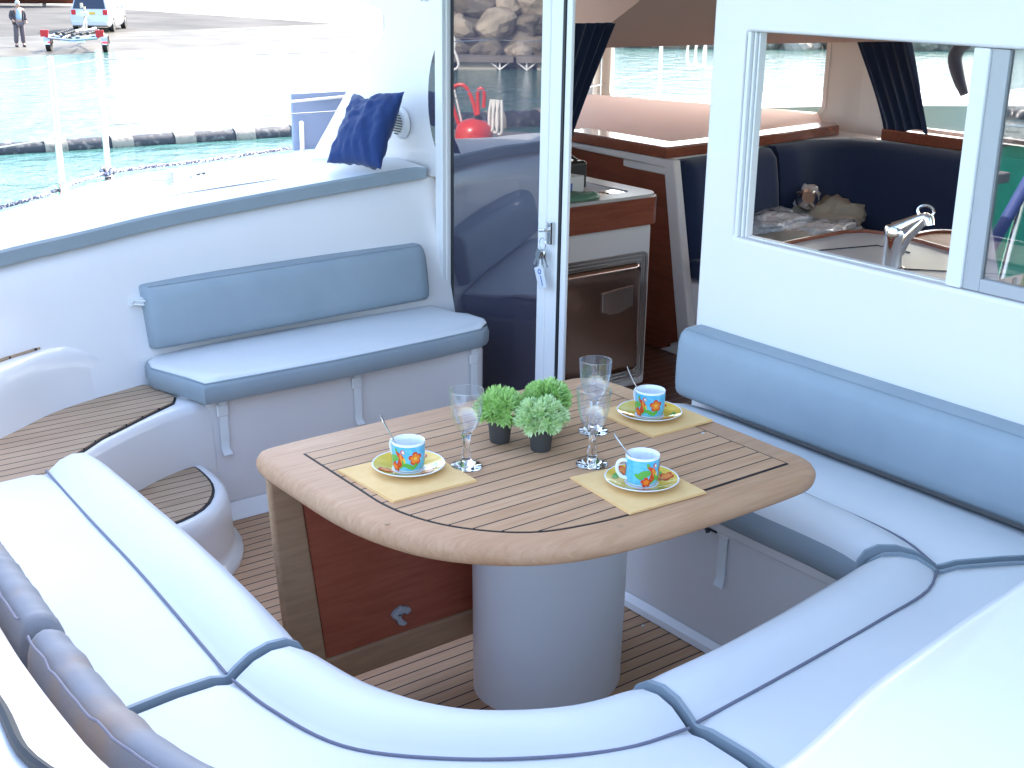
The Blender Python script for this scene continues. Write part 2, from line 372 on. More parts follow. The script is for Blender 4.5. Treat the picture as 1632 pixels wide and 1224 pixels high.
# bank behind the rocks, seen through the saloon windows, and the bank astern that the door glass mirrors
bk = [(-43, 37.5), (-37.5, 46), (-28, 60), (-10, 72), (15, 80)]
bc = curve([(x, y, 0) for x, y in bk], 40)
b = MB(); b.loft([[(p.x, p.y, -2.2) for p in bc], [(p.x*1.06, p.y*1.06, .2) for p in bc], [(p.x*1.12, p.y*1.12, 1.4) for p in bc], [(p.x*4, p.y*4, 2) for p in bc]], closed=False)
structure(b, 'shore_bank', 'rock_dark')
mb0 = Vector((-16.5, -34.6, 0)); mb1 = Vector((-9.5, -36.4, 0)); mdir = (mb1-mb0).normalized(); mout = Vector((mdir.y, -mdir.x, 0))
if mout.y > 0: mout = -mout
def Q(s, t, z): q = mb0+mdir*s+mout*t; return (q.x, q.y, z)
b = MB(); b.loft([[Q(s, t, z) for s in range(-6, 18, 1)] for t, z in ((.9, -2.3), (2.2, -.2), (4.2, 1.3), (60, 1.8))], closed=False); structure(b, 'harbour_bank', 'rock_dark')

# ================================================================ ROCKS
def rock_mesh(seed, mt):
    bm = bmesh.new(); bmesh.ops.create_icosphere(bm, subdivisions=3, radius=.5)
    for v in bm.verts:
        n = noise.noise(v.co*1.7+Vector((seed*7.1, 0, 0)))
        c = noise.cell(v.co*2.2+Vector((seed, 3, 1)))
        v.co *= 1+.45*n+.10*c; v.co.x *= 1.2; v.co.z *= .8
    me = bpy.data.meshes.new('rock'); bm.to_mesh(me); bm.free(); me.materials.append(MAT[mt]); return me
rmesh = [rock_mesh(i, 'rock' if i % 3 else 'rock_dark') for i in range(5)]
def rock(p, s, lab, grp, k):
    o = bpy.data.objects.new('boulder', rmesh[k % 5]); COL.objects.link(o); o.location = p; o.scale = (s, s*random.uniform(.8, 1.1), s*random.uniform(.8, 1.1))
    o.rotation_euler = (random.uniform(-.3, .3), random.uniform(-.3, .3), random.uniform(0, 6)); tag(o, lab, 'rock', grp)
k = 0
for row, (t, z, s) in enumerate(((1.2, -1.25, 1.2), (1.9, -.45, 1.25), (2.7, .35, 1.35), (3.6, 1.15, 1.5))):
    for i in range(9):
        rock(Q(i*1.12+random.uniform(-.15, .15)+row*.4, t+random.uniform(-.2, .2), z+random.uniform(-.12, .12)), s*random.uniform(.9, 1.15),
             'rough tan boulder of the harbour bank mirrored in the dark door glass', 'boulders of the harbour bank', k); k += 1
pts = curve([(x, y, 0) for x, y in bk], 44)
for i, p in enumerate(pts):
    for row in (0, 1):
        q = p*(1.0+.014*row); rock((q.x+random.uniform(-.3, .3), q.y+random.uniform(-.3, .3), -1.5+row*.9), random.uniform(1.3, 2.0),
             'grey boulder on the far shore seen through the saloon windows', 'boulders of the far shore', k); k += 1
# floating walkway along the harbour bank
t = thing('floating_walkway', 'grey floating walkway on braced posts in front of the boulders, mirrored in the door glass', 'walkway', Q(0, 0, -1.75))
b = MB()
def seg_box(b, s0, s1, t0, t1, z0, z1, mi=0):
    c = [Q(s0, t0, z0), Q(s1, t0, z0), Q(s1, t1, z0), Q(s0, t1, z0), Q(s0, t0, z1), Q(s1, t0, z1), Q(s1, t1, z1), Q(s0, t1, z1)]
    b.add(c, [(3, 2, 1, 0), (4, 5, 6, 7), (0, 1, 5, 4), (1, 2, 6, 5), (2, 3, 7, 6), (3, 0, 4, 7)], mi)
for s0, s1 in ((-3, 4.35), (4.45, 12.0)): seg_box(b, s0, s1, -.3, .8, -1.50, -1.32)
build(b, 'deck', 'wood_grey', t)
for s0 in (.6, 2.5, 5.15, 7.5):
    b = MB(); seg_box(b, s0, s0+1.3, -.1, .6, -1.9, -1.51); build(b, 'float', 'concrete_pale', t)
for s0 in (3.9, 4.8):
    b = MB(); b.tube([Q(s0, -.2, -1.95), Q(s0, -.2, -1.5)], .03); b.tube([Q(s0, -.2, -1.74), Q(s0-.32, -.2, -1.5)], .025); b.tube([Q(s0, -.2, -1.74), Q(s0+.32, -.2, -1.5)], .025)
    build(b, 'brace', 'alu_white', t)

# ================================================================ FLOATING BOOM: one pipe, wrapped black and white
def boom(name, pts, lab, rad=.17, n=150, zone=4):
    t = thing(name, lab, 'floating boom', pts[0])
    c = curve(pts, n)
    k0 = 0; i = 0
    while k0 < n-1:
        ln = zone if i % 2 == 0 else max(2, zone//2)
        seg = c[k0:min(k0+ln+1, n)]
        if len(seg) > 1:
            b = MB(); rr = [rad*(1.0 if i % 2 == 0 else 1.12)*(1+.05*noise.noise(p*3)) for p in seg]; b.tube(seg, rr, 14); build(b, 'black_section' if i % 2 == 0 else 'white_wrap', 'boom_black' if i % 2 == 0 else 'boom_white', t)
        k0 += ln; i += 1
    return t
boom('floating_boom', [(-25, 0.5, -1.72), (-24.3, 4.5, -1.72), (-24.1, 6.6, -1.72), (-23.9, 9.5, -1.72), (-23.7, 12.2, -1.72), (-23.6, 16, -1.72), (-23.6, 21, -1.72), (-23.2, 26, -1.72), (-21.2, 27.6, -1.72), (-17, 29, -1.72), (-9, 30, -1.72)],
     'long black floating boom with white wrapped bands lying across the turquoise water', n=200)

boom('floating_boom', [(-12.5, -18.8, -1.68), (-10.5, -19.6, -1.68), (-9.1, -20.4, -1.68), (-8.2, -21.3, -1.68), (-6.5, -23.2, -1.68), (-4, -25, -1.68)],
     'black boom with pale bands mirrored in the door glass right of the red canister', rad=.26, n=60, zone=5)

# ================================================================ THE CATAMARAN (everything fixed to the boat)
boat = thing('catamaran', 'white catamaran with teak cockpit, glass sliding door and moulded seats', 'boat', (-2.5, 1.5, -1.75))
# cockpit sole
b = MB(); b.prism([(-3.75, .3), (-.9, .3), (-.9, 2.70), (-3.75, 2.70)], -.06, 0); build(b, 'cockpit_sole', 'teak_floor', boat)
# left coaming wall
TC = [(-3.25, .15, .78), (-3.45, .5, .80), (-3.62, .75, .82), (-3.75, .996, .833), (-3.84, 1.262, .842), (-3.91, 1.552, .860), (-3.948, 1.889, .879), (-3.955, 2.209, .900), (-3.95, 2.533, .921), (-3.95, 2.64, .927)]
tc = curve(TC, 50)
def wallx(y, z):      # the wall leans inboard towards its foot
    p = min(tc, key=lambda q: abs(q.y-y)); w = max(0, (p.z-z)/p.z); return p.x+.20*w+.06*w*w
rings = []
for p in tc:
    r = []
    for kz in range(13):
        w = kz/12; z = p.z*(1-w); r.append((p.x+.20*w+.06*w*w+(.012 if 0 < kz < 12 else 0), p.y, z))
    r = [(p.x-.03, p.y, p.z+.0)]+[(p.x-.005, p.y, p.z-.004)]+r[1:]; rings.append(r)
b = MB(); b.loft(rings, closed=False); build(b, 'coaming_wall', 'gelcoat', boat, sharp=60)
# side deck outside the coaming + hull side
ED = curve([(-4.0, .25, .80), (-4.25, .8, .83), (-4.5, 1.22, .85), (-4.95, 1.77, .85), (-5.15, 2.3, .85), (-5.35, 2.8, .83), (-5.75, 3.4, .79), (-6.1, 4.2, .80), (-6.2, 5.5, .86), (-5.2, 8, .9)], 60)
IN = curve([(-3.45, .25, .80), (-3.6, .5, .83), (-3.9, 1.0, .87), (-4.1, 1.5, .91), (-4.14, 2.5, .95), (-4.5, 3.0, .86), (-5.2, 4.4, .82), (-5.3, 5.6, .88), (-3.4, 8, .95)], 60)
b = MB(); b.loft([[tuple(p) for p in IN], [tuple(p.lerp(q, .5)+Vector((0, 0, .012))) for p, q in zip(IN, ED)], [tuple(q) for q in ED], [(q.x-.03, q.y, q.z-.05) for q in ED], [(q.x+.15, q.y, -.5) for q in ED], [(q.x+.5, q.y, -1.9) for q in ED]], closed=False)
build(b, 'side_deck', 'hull_white', boat, sharp=50)
b = MB(); b.loft([[(-3.4, 5.75, .9), (-3.4, 7, .9), (-3.4, 9, .9)], [(1.5, 5.75, .9), (1.5, 7, .9), (1.5, 9, .9)]], closed=False); build(b, 'foredeck', 'hull_white', boat)
# ledge with a sliver of teak (upper boarding step)
led = curve([(-3.2, .35), (-3.38, .62), (-3.565, .914), (-3.674, 1.075), (-3.742, 1.26), (-3.785, 1.36), (-3.81, 1.43), (-3.84, 1.5)], 26)
def ledout(p): return (min(wallx(p.y, .5)-.06, p.x-.02), p.y)
lz = lambda p, z: .40+(z-.40)*(1 if p.y < 1.12 else max(.06, 1-((p.y-1.12)/.30)**1.5*.94))
b = MB(); b.loft([[(p.x+.035, p.y, .398) for p in led], [(p.x+.008, p.y, lz(p, .50)) for p in led], [(p.x+.002, p.y, lz(p, .555)) for p in led], [(p.x-.014, p.y, lz(p, .575)) for p in led], [(p.x-.04, p.y, lz(p, .582)) for p in led], [(*ledout(p), lz(p, .584)) for p in led]], closed=False)
build(b, 'boarding_ledge', 'gelcoat', boat, sharp=60)
b = MB(); b.prism([(-3.46, .65), (-3.60, .88), (-3.655, .97), (-3.70, 1.07), (-3.70, .99), (-3.66, .85), (-3.55, .65)], .583, .590); build(b, 'teak_inlay', 'teak_step', boat)
# step one (z .40): white moulding with a lip, teak inlay
lipc = curve([(-3.10, .55), (-3.12, .75), (-3.16, .87), (-3.23, .97), (-3.345, 1.10), (-3.465, 1.30), (-3.50, 1.40), (-3.52, 1.50)], 30)
b = MB(); b.loft([[(p.x+.03, p.y+.005, .0) for p in lipc], [(p.x+.035, p.y+.005, .20) for p in lipc], [(p.x+.028, p.y, .365) for p in lipc], [(p.x+.018, p.y, .388) for p in lipc], [(p.x, p.y, .394) for p in lipc], [(p.x-.5, p.y, .394) for p in lipc]], closed=False)
build(b, 'upper_step', 'gelcoat', boat, sharp=60)
stepteak = [(-3.135, .5), (-3.145, .78), (-3.18, .90), (-3.245, .975), (-3.36, 1.11), (-3.47, 1.29), (-3.53, 1.395), (-3.575, 1.42), (-3.73, 1.395), (-3.765, 1.33), (-3.765, 1.15), (-3.67, .93), (-3.50, .66), (-3.40, .5)]
b = MB(); b.prism(stepteak, .3945, .402, mi=0); build(b, 'teak_inlay', 'teak_step', boat)
b = MB(); b.prism(offset(stepteak, .006), .3942, .3975); build(b, 'caulk_line', 'caulk', boat)
# step two (z .20), round
st2 = curve([(-3.50, 1.20), (-3.56, 1.36), (-3.50, 1.42), (-3.38, 1.425), (-3.27, 1.40), (-3.17, 1.33), (-3.12, 1.24), (-3.10, 1.10), (-3.10, .8), (-3.3, .7), (-3.5, .9)], 44, closed=True)
st2 = [(p.x, p.y) for p in st2]
b = MB(); b.slab(st2, [(-.075, .0), (-.075, .018), (-.055, .03), (-.05, .06), (-.045, .15), (-.038, .185), (-.025, .198), (-.01, .202), (0, .197)]); build(b, 'lower_step', 'gelcoat', boat, sharp=60)
b = MB(); b.prism(offset(st2, -.006), .1965, .204); build(b, 'teak_inlay', 'teak_step', boat)
b = MB(); b.prism(offset(st2, 0.002), .19, .2015); build(b, 'caulk_line', 'caulk', boat)
# left bench base
b = MB(); b.prism([(-3.49, 1.485), (-3.49, 2.545), (-3.93, 2.545), (-3.90, 1.44), (-3.56, 1.44)], .0, .402); build(b, 'bench_base', 'gelcoat', boat, bevel=.022, seg=4)
b = MB(); b.loft([[(-3.44, 1.44, .002), (-3.44, 2.55, .002)], [(-3.452, 1.44, .02), (-3.452, 2.55, .02)], [(-3.487, 1.45, .045), (-3.487, 2.55, .045)]], closed=False); build(b, 'base_cove', 'gelcoat', boat)
# sofa base under the U of cushions
front = [(-3.04, .94), (-2.28, .945), (-1.87, .925)]+[(-1.674, .962), (-1.50, 1.05), (-1.395, 1.19), (-1.365, 1.35), (-1.38, 1.6), (-1.41, 1.85), (-1.44, 2.19), (-1.55, 2.19), (-2.55, 2.19)]
b = MB(); b.prism(front+[(-2.55, 2.60), (-.98, 2.60), (-.95, 1.4), (-1.05, .9), (-1.3, .6), (-1.8, .45), (-3.04, .45)], .0, .385); build(b, 'sofa_base', 'gelcoat', boat, bevel=.012)
b = MB(); b.loft([[(-2.55, 2.162, .003), (-1.40, 2.162, .003)], [(-2.55, 2.168, .018), (-1.40, 2.168, .018)], [(-2.55, 2.188, .03), (-1.40, 2.188, .03)]], closed=False); build(b, 'base_cove', 'gelcoat', boat)
b = MB(); b.box((-2.50, 2.168, .345), (-1.45, 2.188, .384)); build(b, 'locker_lip', 'gelcoat', boat, bevel=.006)
# aft coaming / rim in front of the camera
rin = curve([(-2.38, .42), (-2.1, .42), (-1.87, .418), (-1.65, .408), (-1.43, .408), (-1.31, .415), (-1.22, .438), (-1.12, .56), (-.94, .75), (-.845, .99), (-.906, 1.33), (-.96, 1.77), (-1.0, 2.3), (-1.02, 2.61)], 90)
rout = curve([(-2.38, -.15), (-2.1, -.35), (-1.87, -.5), (-1.3, -.5), (-.9, -.45), (-.5, -.3), (-.1, 0), (.2, .4), (.35, .9), (.4, 1.33), (.4, 1.77), (.4, 2.3), (.4, 2.61)], 90)
def ringat(d, z): return [(*p.lerp(q, d), z) for p, q in zip(rin, rout)]
b = MB(); b.loft([ringat(.0, .36), ringat(0, .70), ringat(.004, .755), ringat(.016, .782), ringat(.035, .796), ringat(.07, .803), ringat(.2, .812), ringat(.45, .822), ringat(.75, .81), ringat(.93, .77), ringat(1, .6), ringat(1.02, -1.2)], closed=False)
build(b, 'aft_coaming', 'gelcoat', boat, sharp=60)
b = MB(); cc = curve([(-2.2, .31, .8155), (-1.9, .318, .8135), (-1.46, .327, .810), (-1.32, .322, .812), (-1.1, .40, .8125)], 40)
b.tube(cc, .008, 8); build(b, 'rubber_strip', 'dark_rubber', boat)
# hardtop over the cockpit and coachroof
b = MB(); b.prism(rrect(-4.26, 1.85, 1.6, 2.72, .10), 2.06, 2.14); build(b, 'hardtop', 'gelcoat_plain', boat, bevel=.02)
# bulkhead: one panel with the doorway and the sliding window cut out
Yb0, Yb1 = 2.62, 2.67
out = [(-3.89, -.05), (-3.89, .93), (-4.92, .85), (-4.72, 1.035), (-4.53, 1.215), (-4.40, 1.325), (-4.285, 1.41), (-4.256, 1.45), (-4.256, 1.485), (-4.29, 1.51), (-4.37, 1.528), (-4.6, 1.55), (-4.9, 1.60), (-5.0, 2.05), (1.6, 2.05), (1.6, -.05), (-2.542, -.05), (-2.542, 1.86), (-3.845, 1.86), (-3.845, -.05)]
win = rrect(-2.42, .967, .9, 1.523, .012, 2)
b = MB(); b.prism(out, Yb0, Yb1, holes=[win], M=YP); build(b, 'bulkhead', 'gelcoat', boat, bevel=.012, seg=3)
# brace fin running aft-outboard of the jamb, porthole, air vent, number
b = MB(); el = [(-3.835+.112*math.cos(a*PI/24), 1.215+.215*math.sin(a*PI/24)) for a in range(48)]
b.prism([p for p in el if p[0] <= -3.888]+[(-3.888, 1.215+.19), ][:0], 2.612, 2.618, M=YP); build(b, 'porthole', 'door_glass', boat)
b = MB(); b.M = Matrix.Translation((-4.135, 2.605, 1.105)) @ Matrix.Rotation(PI/2, 4, 'X'); b.lathe([(0.001, .012), (.036, .012), (.052, .008), (.058, -.004), (.058, -.012)], 32); vent = build(b, 'air_vent', 'gelcoat_plain', boat)
b = MB()
for k in range(9):
    z = 1.065+k*.01; w = math.sqrt(max(.042**2-(z-1.105)**2, 0)); b.box((-4.135-w, 2.589, z), (-4.135+w, 2.5915, z+.004))
build(b, 'vent_slots', 'dark_rubber', vent)
tcu = bpy.data.curves.new('number', 'FONT'); tcu.body = '35'; tcu.size = .062; tcu.extrude = .0008
tmp = bpy.data.objects.new('tmp', tcu); tme = bpy.data.meshes.new_from_object(tmp); bpy.data.objects.remove(tmp); tme.materials.append(MAT['grey_ink'])
to = bpy.data.objects.new('hull_number', tme); COL.objects.link(to); to.parent = boat; to.rotation_euler = (PI/2, 0, 0); to.location = Vector((-4.005, 2.616, 1.552))-ORG[boat]
# sliding door: two leaves in a white frame
door = MB(); 
door.box((-3.895, 2.606, .36), (-3.848, 2.66, 1.88)); door.box((-2.60, 2.66, 1.83), (-3.85, 2.72, 1.86))
dfr = build(door, 'door_frame', 'alu_white', boat, bevel=.004)
b = MB(); b.box((-3.843, 2.64, .0), (-3.822, 2.70, 1.85)); build(b, 'door_gasket', 'dark_rubber', dfr)
leaf = MB(); leaf.box((-3.306, 2.626, .0), (-3.262, 2.640, 1.85)); leaf.box((-3.264, 2.630, .0), (-3.204, 2.641, 1.85))
lf = build(leaf, 'sliding_door', 'alu_white', boat, bevel=.005)
b = MB(Matrix.Translation((-3.822, 2.64, 0)) @ Matrix.Rotation(R(20), 4, 'Z')); b.box((0, 0, .0), (.43, .006, 1.85)); build(b, 'door_pane', 'door_glass', lf)   # turned inside its frame only to aim its reflections
b = MB(); b.box((-3.2035, 2.6305, 0), (-3.1925, 2.640, 1.85)); build(b, 'seal_strip', 'dark_rubber', lf)
b = MB(); b.box((-3.192, 2.634, 0), (-3.164, 2.648, 1.85)); build(b, 'second_stile', 'alu_white', lf, bevel=.004)
b = MB(); b.box((-3.238, 2.612, .80), (-3.220, 2.630, .875)); b.tube([(-3.23, 2.612, .85), (-3.23, 2.596, .85), (-3.255, 2.594, .845)], .006, 8); build(b, 'door_lock', 'steel', lf, bevel=.003)
# sliding window: white tracks, mullion, pane, grey frame
b = MB()
for x, w, y in ((-2.419, .012, 2.625), (-2.404, .007, 2.635), (-2.394, .006, 2.642)): b.box((x, y, .967), (x+w, 2.668, 1.523))
b.box((-2.386, 2.645, .9675), (.9, 2.668, .972)); wfr = build(b, 'window_track', 'alu_white', boat, bevel=.003)
b = MB(); b.box((-1.732, 2.626, .9685), (-1.690, 2.65, 1.5215)); build(b, 'mullion', 'alu_white', wfr, bevel=.004)
b = MB(); b.box((-1.690, 2.634, .9685), (-1.645, 2.655, 1.5215)); b.box((-1.645, 2.634, .9685), (.9, 2.655, 1.0)); build(b, 'window_frame', 'alu_grey', wfr, bevel=.003)
b = MB(); b.box((-1.645, 2.645, 1.0), (.9, 2.651, 1.5215)); build(b, 'window_pane', 'window_glass', wfr)
# saloon shell: sole, window walls, headliner, roof
b = MB(); b.prism([(-5.2, 2.70), (1.6, 2.70), (1.6, 5.6), (-5.2, 5.6)], -.05, -.002); build(b, 'saloon_sole', 'saloon_floor', boat)
def wall(p0, p1, z0, z1, holes, name, matn, th=.05, lean=.0):
    d = Vector((p1[0]-p0[0], p1[1]-p0[1], 0)); L = d.length; d.normalize(); nrm = Vector((-d.y, d.x, 0)); up = Vector((-nrm.x*lean, -nrm.y*lean, 1))
    M = Matrix(((d.x, up.x, nrm.x, p0[0]), (d.y, up.y, nrm.y, p0[1]), (0, 1, 0, 0), (0, 0, 0, 1)))
    b = MB(); b.prism([(0, z0), (L, z0), (L, z1), (0, z1)], 0, th, holes=holes, M=M); o = build(b, name, matn, boat, bevel=.008)
    for h in holes:
        b = MB(); b.prism(h, th*.4, th*.5, M=M); build(b, 'window_pane', 'clear_pane', o)
        b = MB(); b.prism(offset(h, .022), -.006, .0, holes=[h], M=M); build(b, 'window_trim', 'saloon_white', o)
    return o
wall((-5.65, 4.93), (-4.24, 5.535), .80, 1.60, [rrect(.06, .95, 1.30, 1.45, .05)], 'corner_window_wall', 'saloon_white')
sw = wall((-4.42, 2.76), (-5.65, 4.93), .78, 1.95, [rrect(.06, .86, 1.15, 1.90, .05), rrect(1.25, .97, 2.35, 1.45, .05)], 'side_window_wall', 'saloon_white')
b = MB(); d_ = Vector((-1.23, 2.17, 0)).normalized(); b.prism(rrect(.115, .8, 1.16, 1.475, [.01, .01, .01, .12]), -.004, .0, M=Matrix(((d_.x, 0, -d_.y, -4.42), (d_.y, 0, d_.x, 2.76), (0, 1, 0, 0), (0, 0, 0, 1)))); build(b, 'dimming_sheet', 'dimming_film', sw)  # added tinted sheet, darkens the view below its rounded corner
wall((-4.32, 5.52), (1.6, 5.60), .80, 1.60, [rrect(.24, .93, 1.75, 1.52, .05), rrect(1.85, .93, 3.5, 1.52, .05), rrect(3.6, .93, 5.7, 1.52, .05)], 'front_window_wall', 'saloon_white')
b = MB(); b.box((1.56, 2.75, -.05), (1.62, 5.6, .5)); b.box((1.56, 2.75, 1.92), (1.62, 5.6, 2.0)); build(b, 'saloon_side', 'saloon_white', boat)
b = MB(); b.prism([(-4.42, 2.76), (-5.62, 4.9), (-5.62, 5.5), (-5.56, 5.5), (-5.56, 4.9), (-4.36, 2.76)], -.05, .80); b.box((-5.6, 5.50, -.05), (1.6, 5.56, .8)); build(b, 'saloon_lining', 'saloon_white', boat)
# headliner: low soffit round the windows, rising to the ceiling
lo = curve([(-4.25, 3.55, 1.345), (-4.25, 3.9, 1.345), (-4.2, 4.8, 1.34), (-4.14, 5.1, 1.34), (-3.95, 5.3, 1.35), (-3.4, 5.36, 1.36), (-1, 5.4, 1.38), (1.5, 5.4, 1.38)], 60)
mid = curve([(-4.0, 3.55, 1.44), (-4.0, 3.9, 1.44), (-3.98, 4.6, 1.44), (-3.9, 4.9, 1.44), (-3.7, 5.0, 1.44), (-3.3, 5.05, 1.45), (-1, 5.1, 1.46), (1.5, 5.1, 1.46)], 60)
mid2 = [p+Vector((.05, -.05, .03)) for p in mid]
hi = curve([(-3.3, 3.55, 1.86), (-3.28, 3.65, 1.86), (-3.2, 3.8, 1.86), (-3.1, 3.9, 1.86), (-3.0, 3.95, 1.86), (-2.6, 4.0, 1.86), (-1, 4.0, 1.86), (1.5, 4.0, 1.86)], 60)
flat_ = [Vector((1.5, 3.55, 1.87))]*60
outer = curve([(-4.9, 3.55, 1.52), (-5.1, 3.9, 1.50), (-5.66, 4.93, 1.50), (-5.2, 5.15, 1.50), (-4.6, 5.42, 1.50), (-4.2, 5.53, 1.50), (-1, 5.6, 1.50), (1.5, 5.62, 1.50)], 60)
b = MB(); b.loft([outer, [p+Vector((0, 0, .02)) for p in lo], lo, mid, mid2, hi, flat_], closed=False); b.add([(-4.45, 2.72, 1.88), (1.5, 2.72, 1.88), (1.5, 3.56, 1.88), (-4.9, 3.56, 1.88)], [(0, 1, 2, 3)]); b.add([(-4.9, 3.55, 1.52), (-4.25, 3.55, 1.345), (-4.0, 3.55, 1.44), (-3.3, 3.55, 1.86), (-3.3, 3.55, 1.89), (-4.9, 3.55, 1.89)], [(0, 1, 2, 3, 4, 5)]); build(b, 'headliner', 'liner', boat, sharp=50)
b = MB(); b.loft([[(p.x, p.y, 1.60) for p in outer], [(p.x*.96, max(2.7, p.y-.45), 1.9) for p in outer], [(p.x*.88, max(2.7, p.y-.9), 2.02) for p in outer], [(1.6, 2.75, 2.05)]*60], closed=False)
b.box((-4.3, 2.75, 2.0), (1.6, 4.3, 2.04)); build(b, 'coachroof', 'gelcoat_plain', boat, sharp=60)

b = MB(); bl_ = [(-5.15, 3.9), (-5.72, 4.95), (-4.3, 5.60), (1.55, 5.68)]; bo_ = [(-5.75, 3.7), (-6.25, 5.25), (-4.45, 6.15), (1.55, 6.25)]  # added unseen brow, keeps the sun off the shelf inside
b.loft([[(x, y, 1.525) for x, y in bl_], [(x, y, 1.525) for x, y in bo_], [(x, y, 1.56) for x, y in bo_], [(x, y, 1.60) for x, y in bl_]], closed=False); build(b, 'added_sun_brow', 'gelcoat_plain', boat)

# ---- saloon fittings fixed to the boat
# shelf round the saloon with mahogany fiddle
b = MB()
b.prism([(-4.42, 2.78), (-5.6, 4.88), (-4.3, 5.47), (1.5, 5.52), (1.5, 5.38), (-3.3, 5.40), (-3.9, 5.38), (-4.14, 5.30), (-4.22, 5.05), (-4.19, 4.7), (-4.13, 4.3), (-4.085, 3.96), (-4.8, 3.985), (-4.75, 3.6), (-4.30, 2.78)], .80, .872)
build(b, 'saloon_shelf', 'saloon_white', boat, bevel=.006)
b = MB(); b.loft([[(-4.78, 4.05, .874), (-4.2, 4.02, .874), (-4.28, 5.3, .874)], [(-5.55, 4.2, 1.0), (-5.45, 4.7, 1.0), (-4.45, 5.40, .96)]], closed=False); build(b, 'dash_fairing', 'liner', boat)
b = MB(); b.prism([(-4.78, 3.95), (-4.075, 3.95), (-4.10, 4.35), (-4.215, 5.30), (-4.30, 5.38), (-4.36, 5.33), (-4.22, 4.35), (-4.20, 4.10), (-4.78, 4.10)], .873, .925); build(b, 'wood_trim', 'mahogany', boat, bevel=.008)
b = MB(); b.prism([(-3.98, 5.33), (-1, 5.36), (-1, 5.42), (-3.98, 5.39)], .873, .93); build(b, 'wood_trim', 'mahogany', boat, bevel=.008)
# wooden partition with pale moulded edge
b = MB(); b.prism([(-4.8, 0.0), (-4.02, 0.0), (-4.02, .03), (-3.955, .06), (-4.10, .83), (-4.8, .845)], 3.97, 3.99, M=YP); build(b, 'partition_panel', 'mahogany_v', boat)
b = MB(); b.prism([(-4.8, .846), (-4.09, .832), (-3.94, .05), (-4.06, .0), (-3.84, .0), (-3.86, .08), (-4.03, .872), (-4.8, .872)], 3.955, 4.0, M=YP); build(b, 'moulded_edge', 'saloon_white', boat, bevel=.008)
b = MB(); b.prism([(-4.09, 3.99), (-3.88, 3.99), (-3.5, 4.35), (-3.5, 4.8), (-1.6, 4.8), (-1.6, 5.4), (-4.12, 5.4)], 0, .34); build(b, 'saloon_seat_base', 'saloon_white', boat, bevel=.02)
# galley unit (front faces the cockpit table), steel fridge door
b = MB(); b.box((-4.35, 2.85, -.002), (-3.722, 3.555, .69)); gal = build(b, 'galley_unit', 'saloon_white', boat, bevel=.02)
b = MB(); b.prism(rrect(-4.38, 2.80, -3.70, 3.60, [.01, .01, .09, .01]), .69, .80); top = build(b, 'galley_counter_band', 'mahogany', boat, bevel=.006)
b = MB(); b.prism(rrect(-4.37, 2.81, -3.71, 3.59, [.01, .01, .085, .01]), .8, .812, holes=[rrect(-4.30, 2.90, -3.80, 3.50, .03)]); build(b, 'counter_rim', 'counter_top', top, bevel=.004)
b = MB(); b.prism(rrect(-4.30, 2.90, -3.80, 3.50, .03), .7995, .803); build(b, 'hob_lid', 'gelcoat', top)
b = MB(); b.box((-3.80, 2.9, .8035), (-3.86, 3.47, .808)); b.box((-4.0, 3.40, .8035), (-3.8, 3.47, .811)); build(b, 'chrome_rail', 'chrome', top)
b = MB(); ff = lambda d: rrect(2.93+d, .04+d, 3.53-d, .58-d, max(.03-d*.4, .012)); fo = ff(0)
for d, x in ((0, -3.716), (.012, -3.711), (.022, -3.716), (.030, -3.712)):
    pass
b.prism(fo, -3.722, -3.712, holes=[ff(.012)], M=XP); b.prism(ff(.016), -3.722, -3.713, holes=[ff(.026)], M=XP); b.prism(ff(.030), -3.722, -3.711, holes=[ff(.040)], M=XP)
build(b, 'fridge_frame', 'steel', gal, bevel=.002)
b = MB(); rings = []
for d, x in ((0, -3.7225), (0, -3.708), (.006, -3.700), (.02, -3.697), (.05, -3.696)):
    rings.append([(x, p[0], p[1]) for p in rrect(2.974+d, .084+d, 3.486-d, .536-d, .022)])
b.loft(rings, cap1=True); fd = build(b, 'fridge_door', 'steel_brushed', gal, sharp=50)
b = MB(); b.prism([(3.27, .44), (3.27, .36), (3.31, .345), (3.37, .345), (3.435, .365), (3.435, .45)], -3.6955, -3.690, M=XP); build(b, 'fridge_handle', 'steel', fd, bevel=.002)
# sink counter behind the window
ctr = [(-2.52, 2.75), (-2.545, 3.1), (-2.55, 3.27), (-2.52, 3.345), (-2.44, 3.375), (-2.3, 3.36), (-2.1, 3.31), (.9, 3.31), (.9, 2.75)]
b = MB(); b.prism(offset(ctr, -.012), .82, .883); sk = build(b, 'sink_counter', 'counter_top', boat, bevel=.004)
b = MB(); b.prism(ctr, .80, .892, holes=[offset(ctr, -.0125)]); build(b, 'wood_edge', 'mahogany', sk, bevel=.003)
b = MB(); b.box((-2.5, 2.76, 0), (.88, 3.25, .82)); build(b, 'counter_cabinet', 'saloon_white', sk)
b = MB(); b.tube([(-2.42, 2.96, .8835), (-2.36, 3.20, .8835), (-2.24, 3.20, .8835)], .0025, 6); b.tube([(-2.2, 2.93, .8835), (-1.9, 3.2, .8835)], .0018, 6); b.prism([(-1.93+.022*math.cos(a), 3.10+.022*math.sin(a)) for a in [k*PI/8 for k in range(16)]], .883, .8846); build(b, 'lid_groove', 'dark_rubber', sk)
b = MB(); b.lathe([(.0001, .003), (.034, .003), (.034, .01), (.029, .013), (.029, .09), (.031, .098), (.031, .118), (.027, .125), (.0001, .126)], 24, (-2.13, 2.965, .883)); fau = build(b, 'faucet', 'chrome', boat)
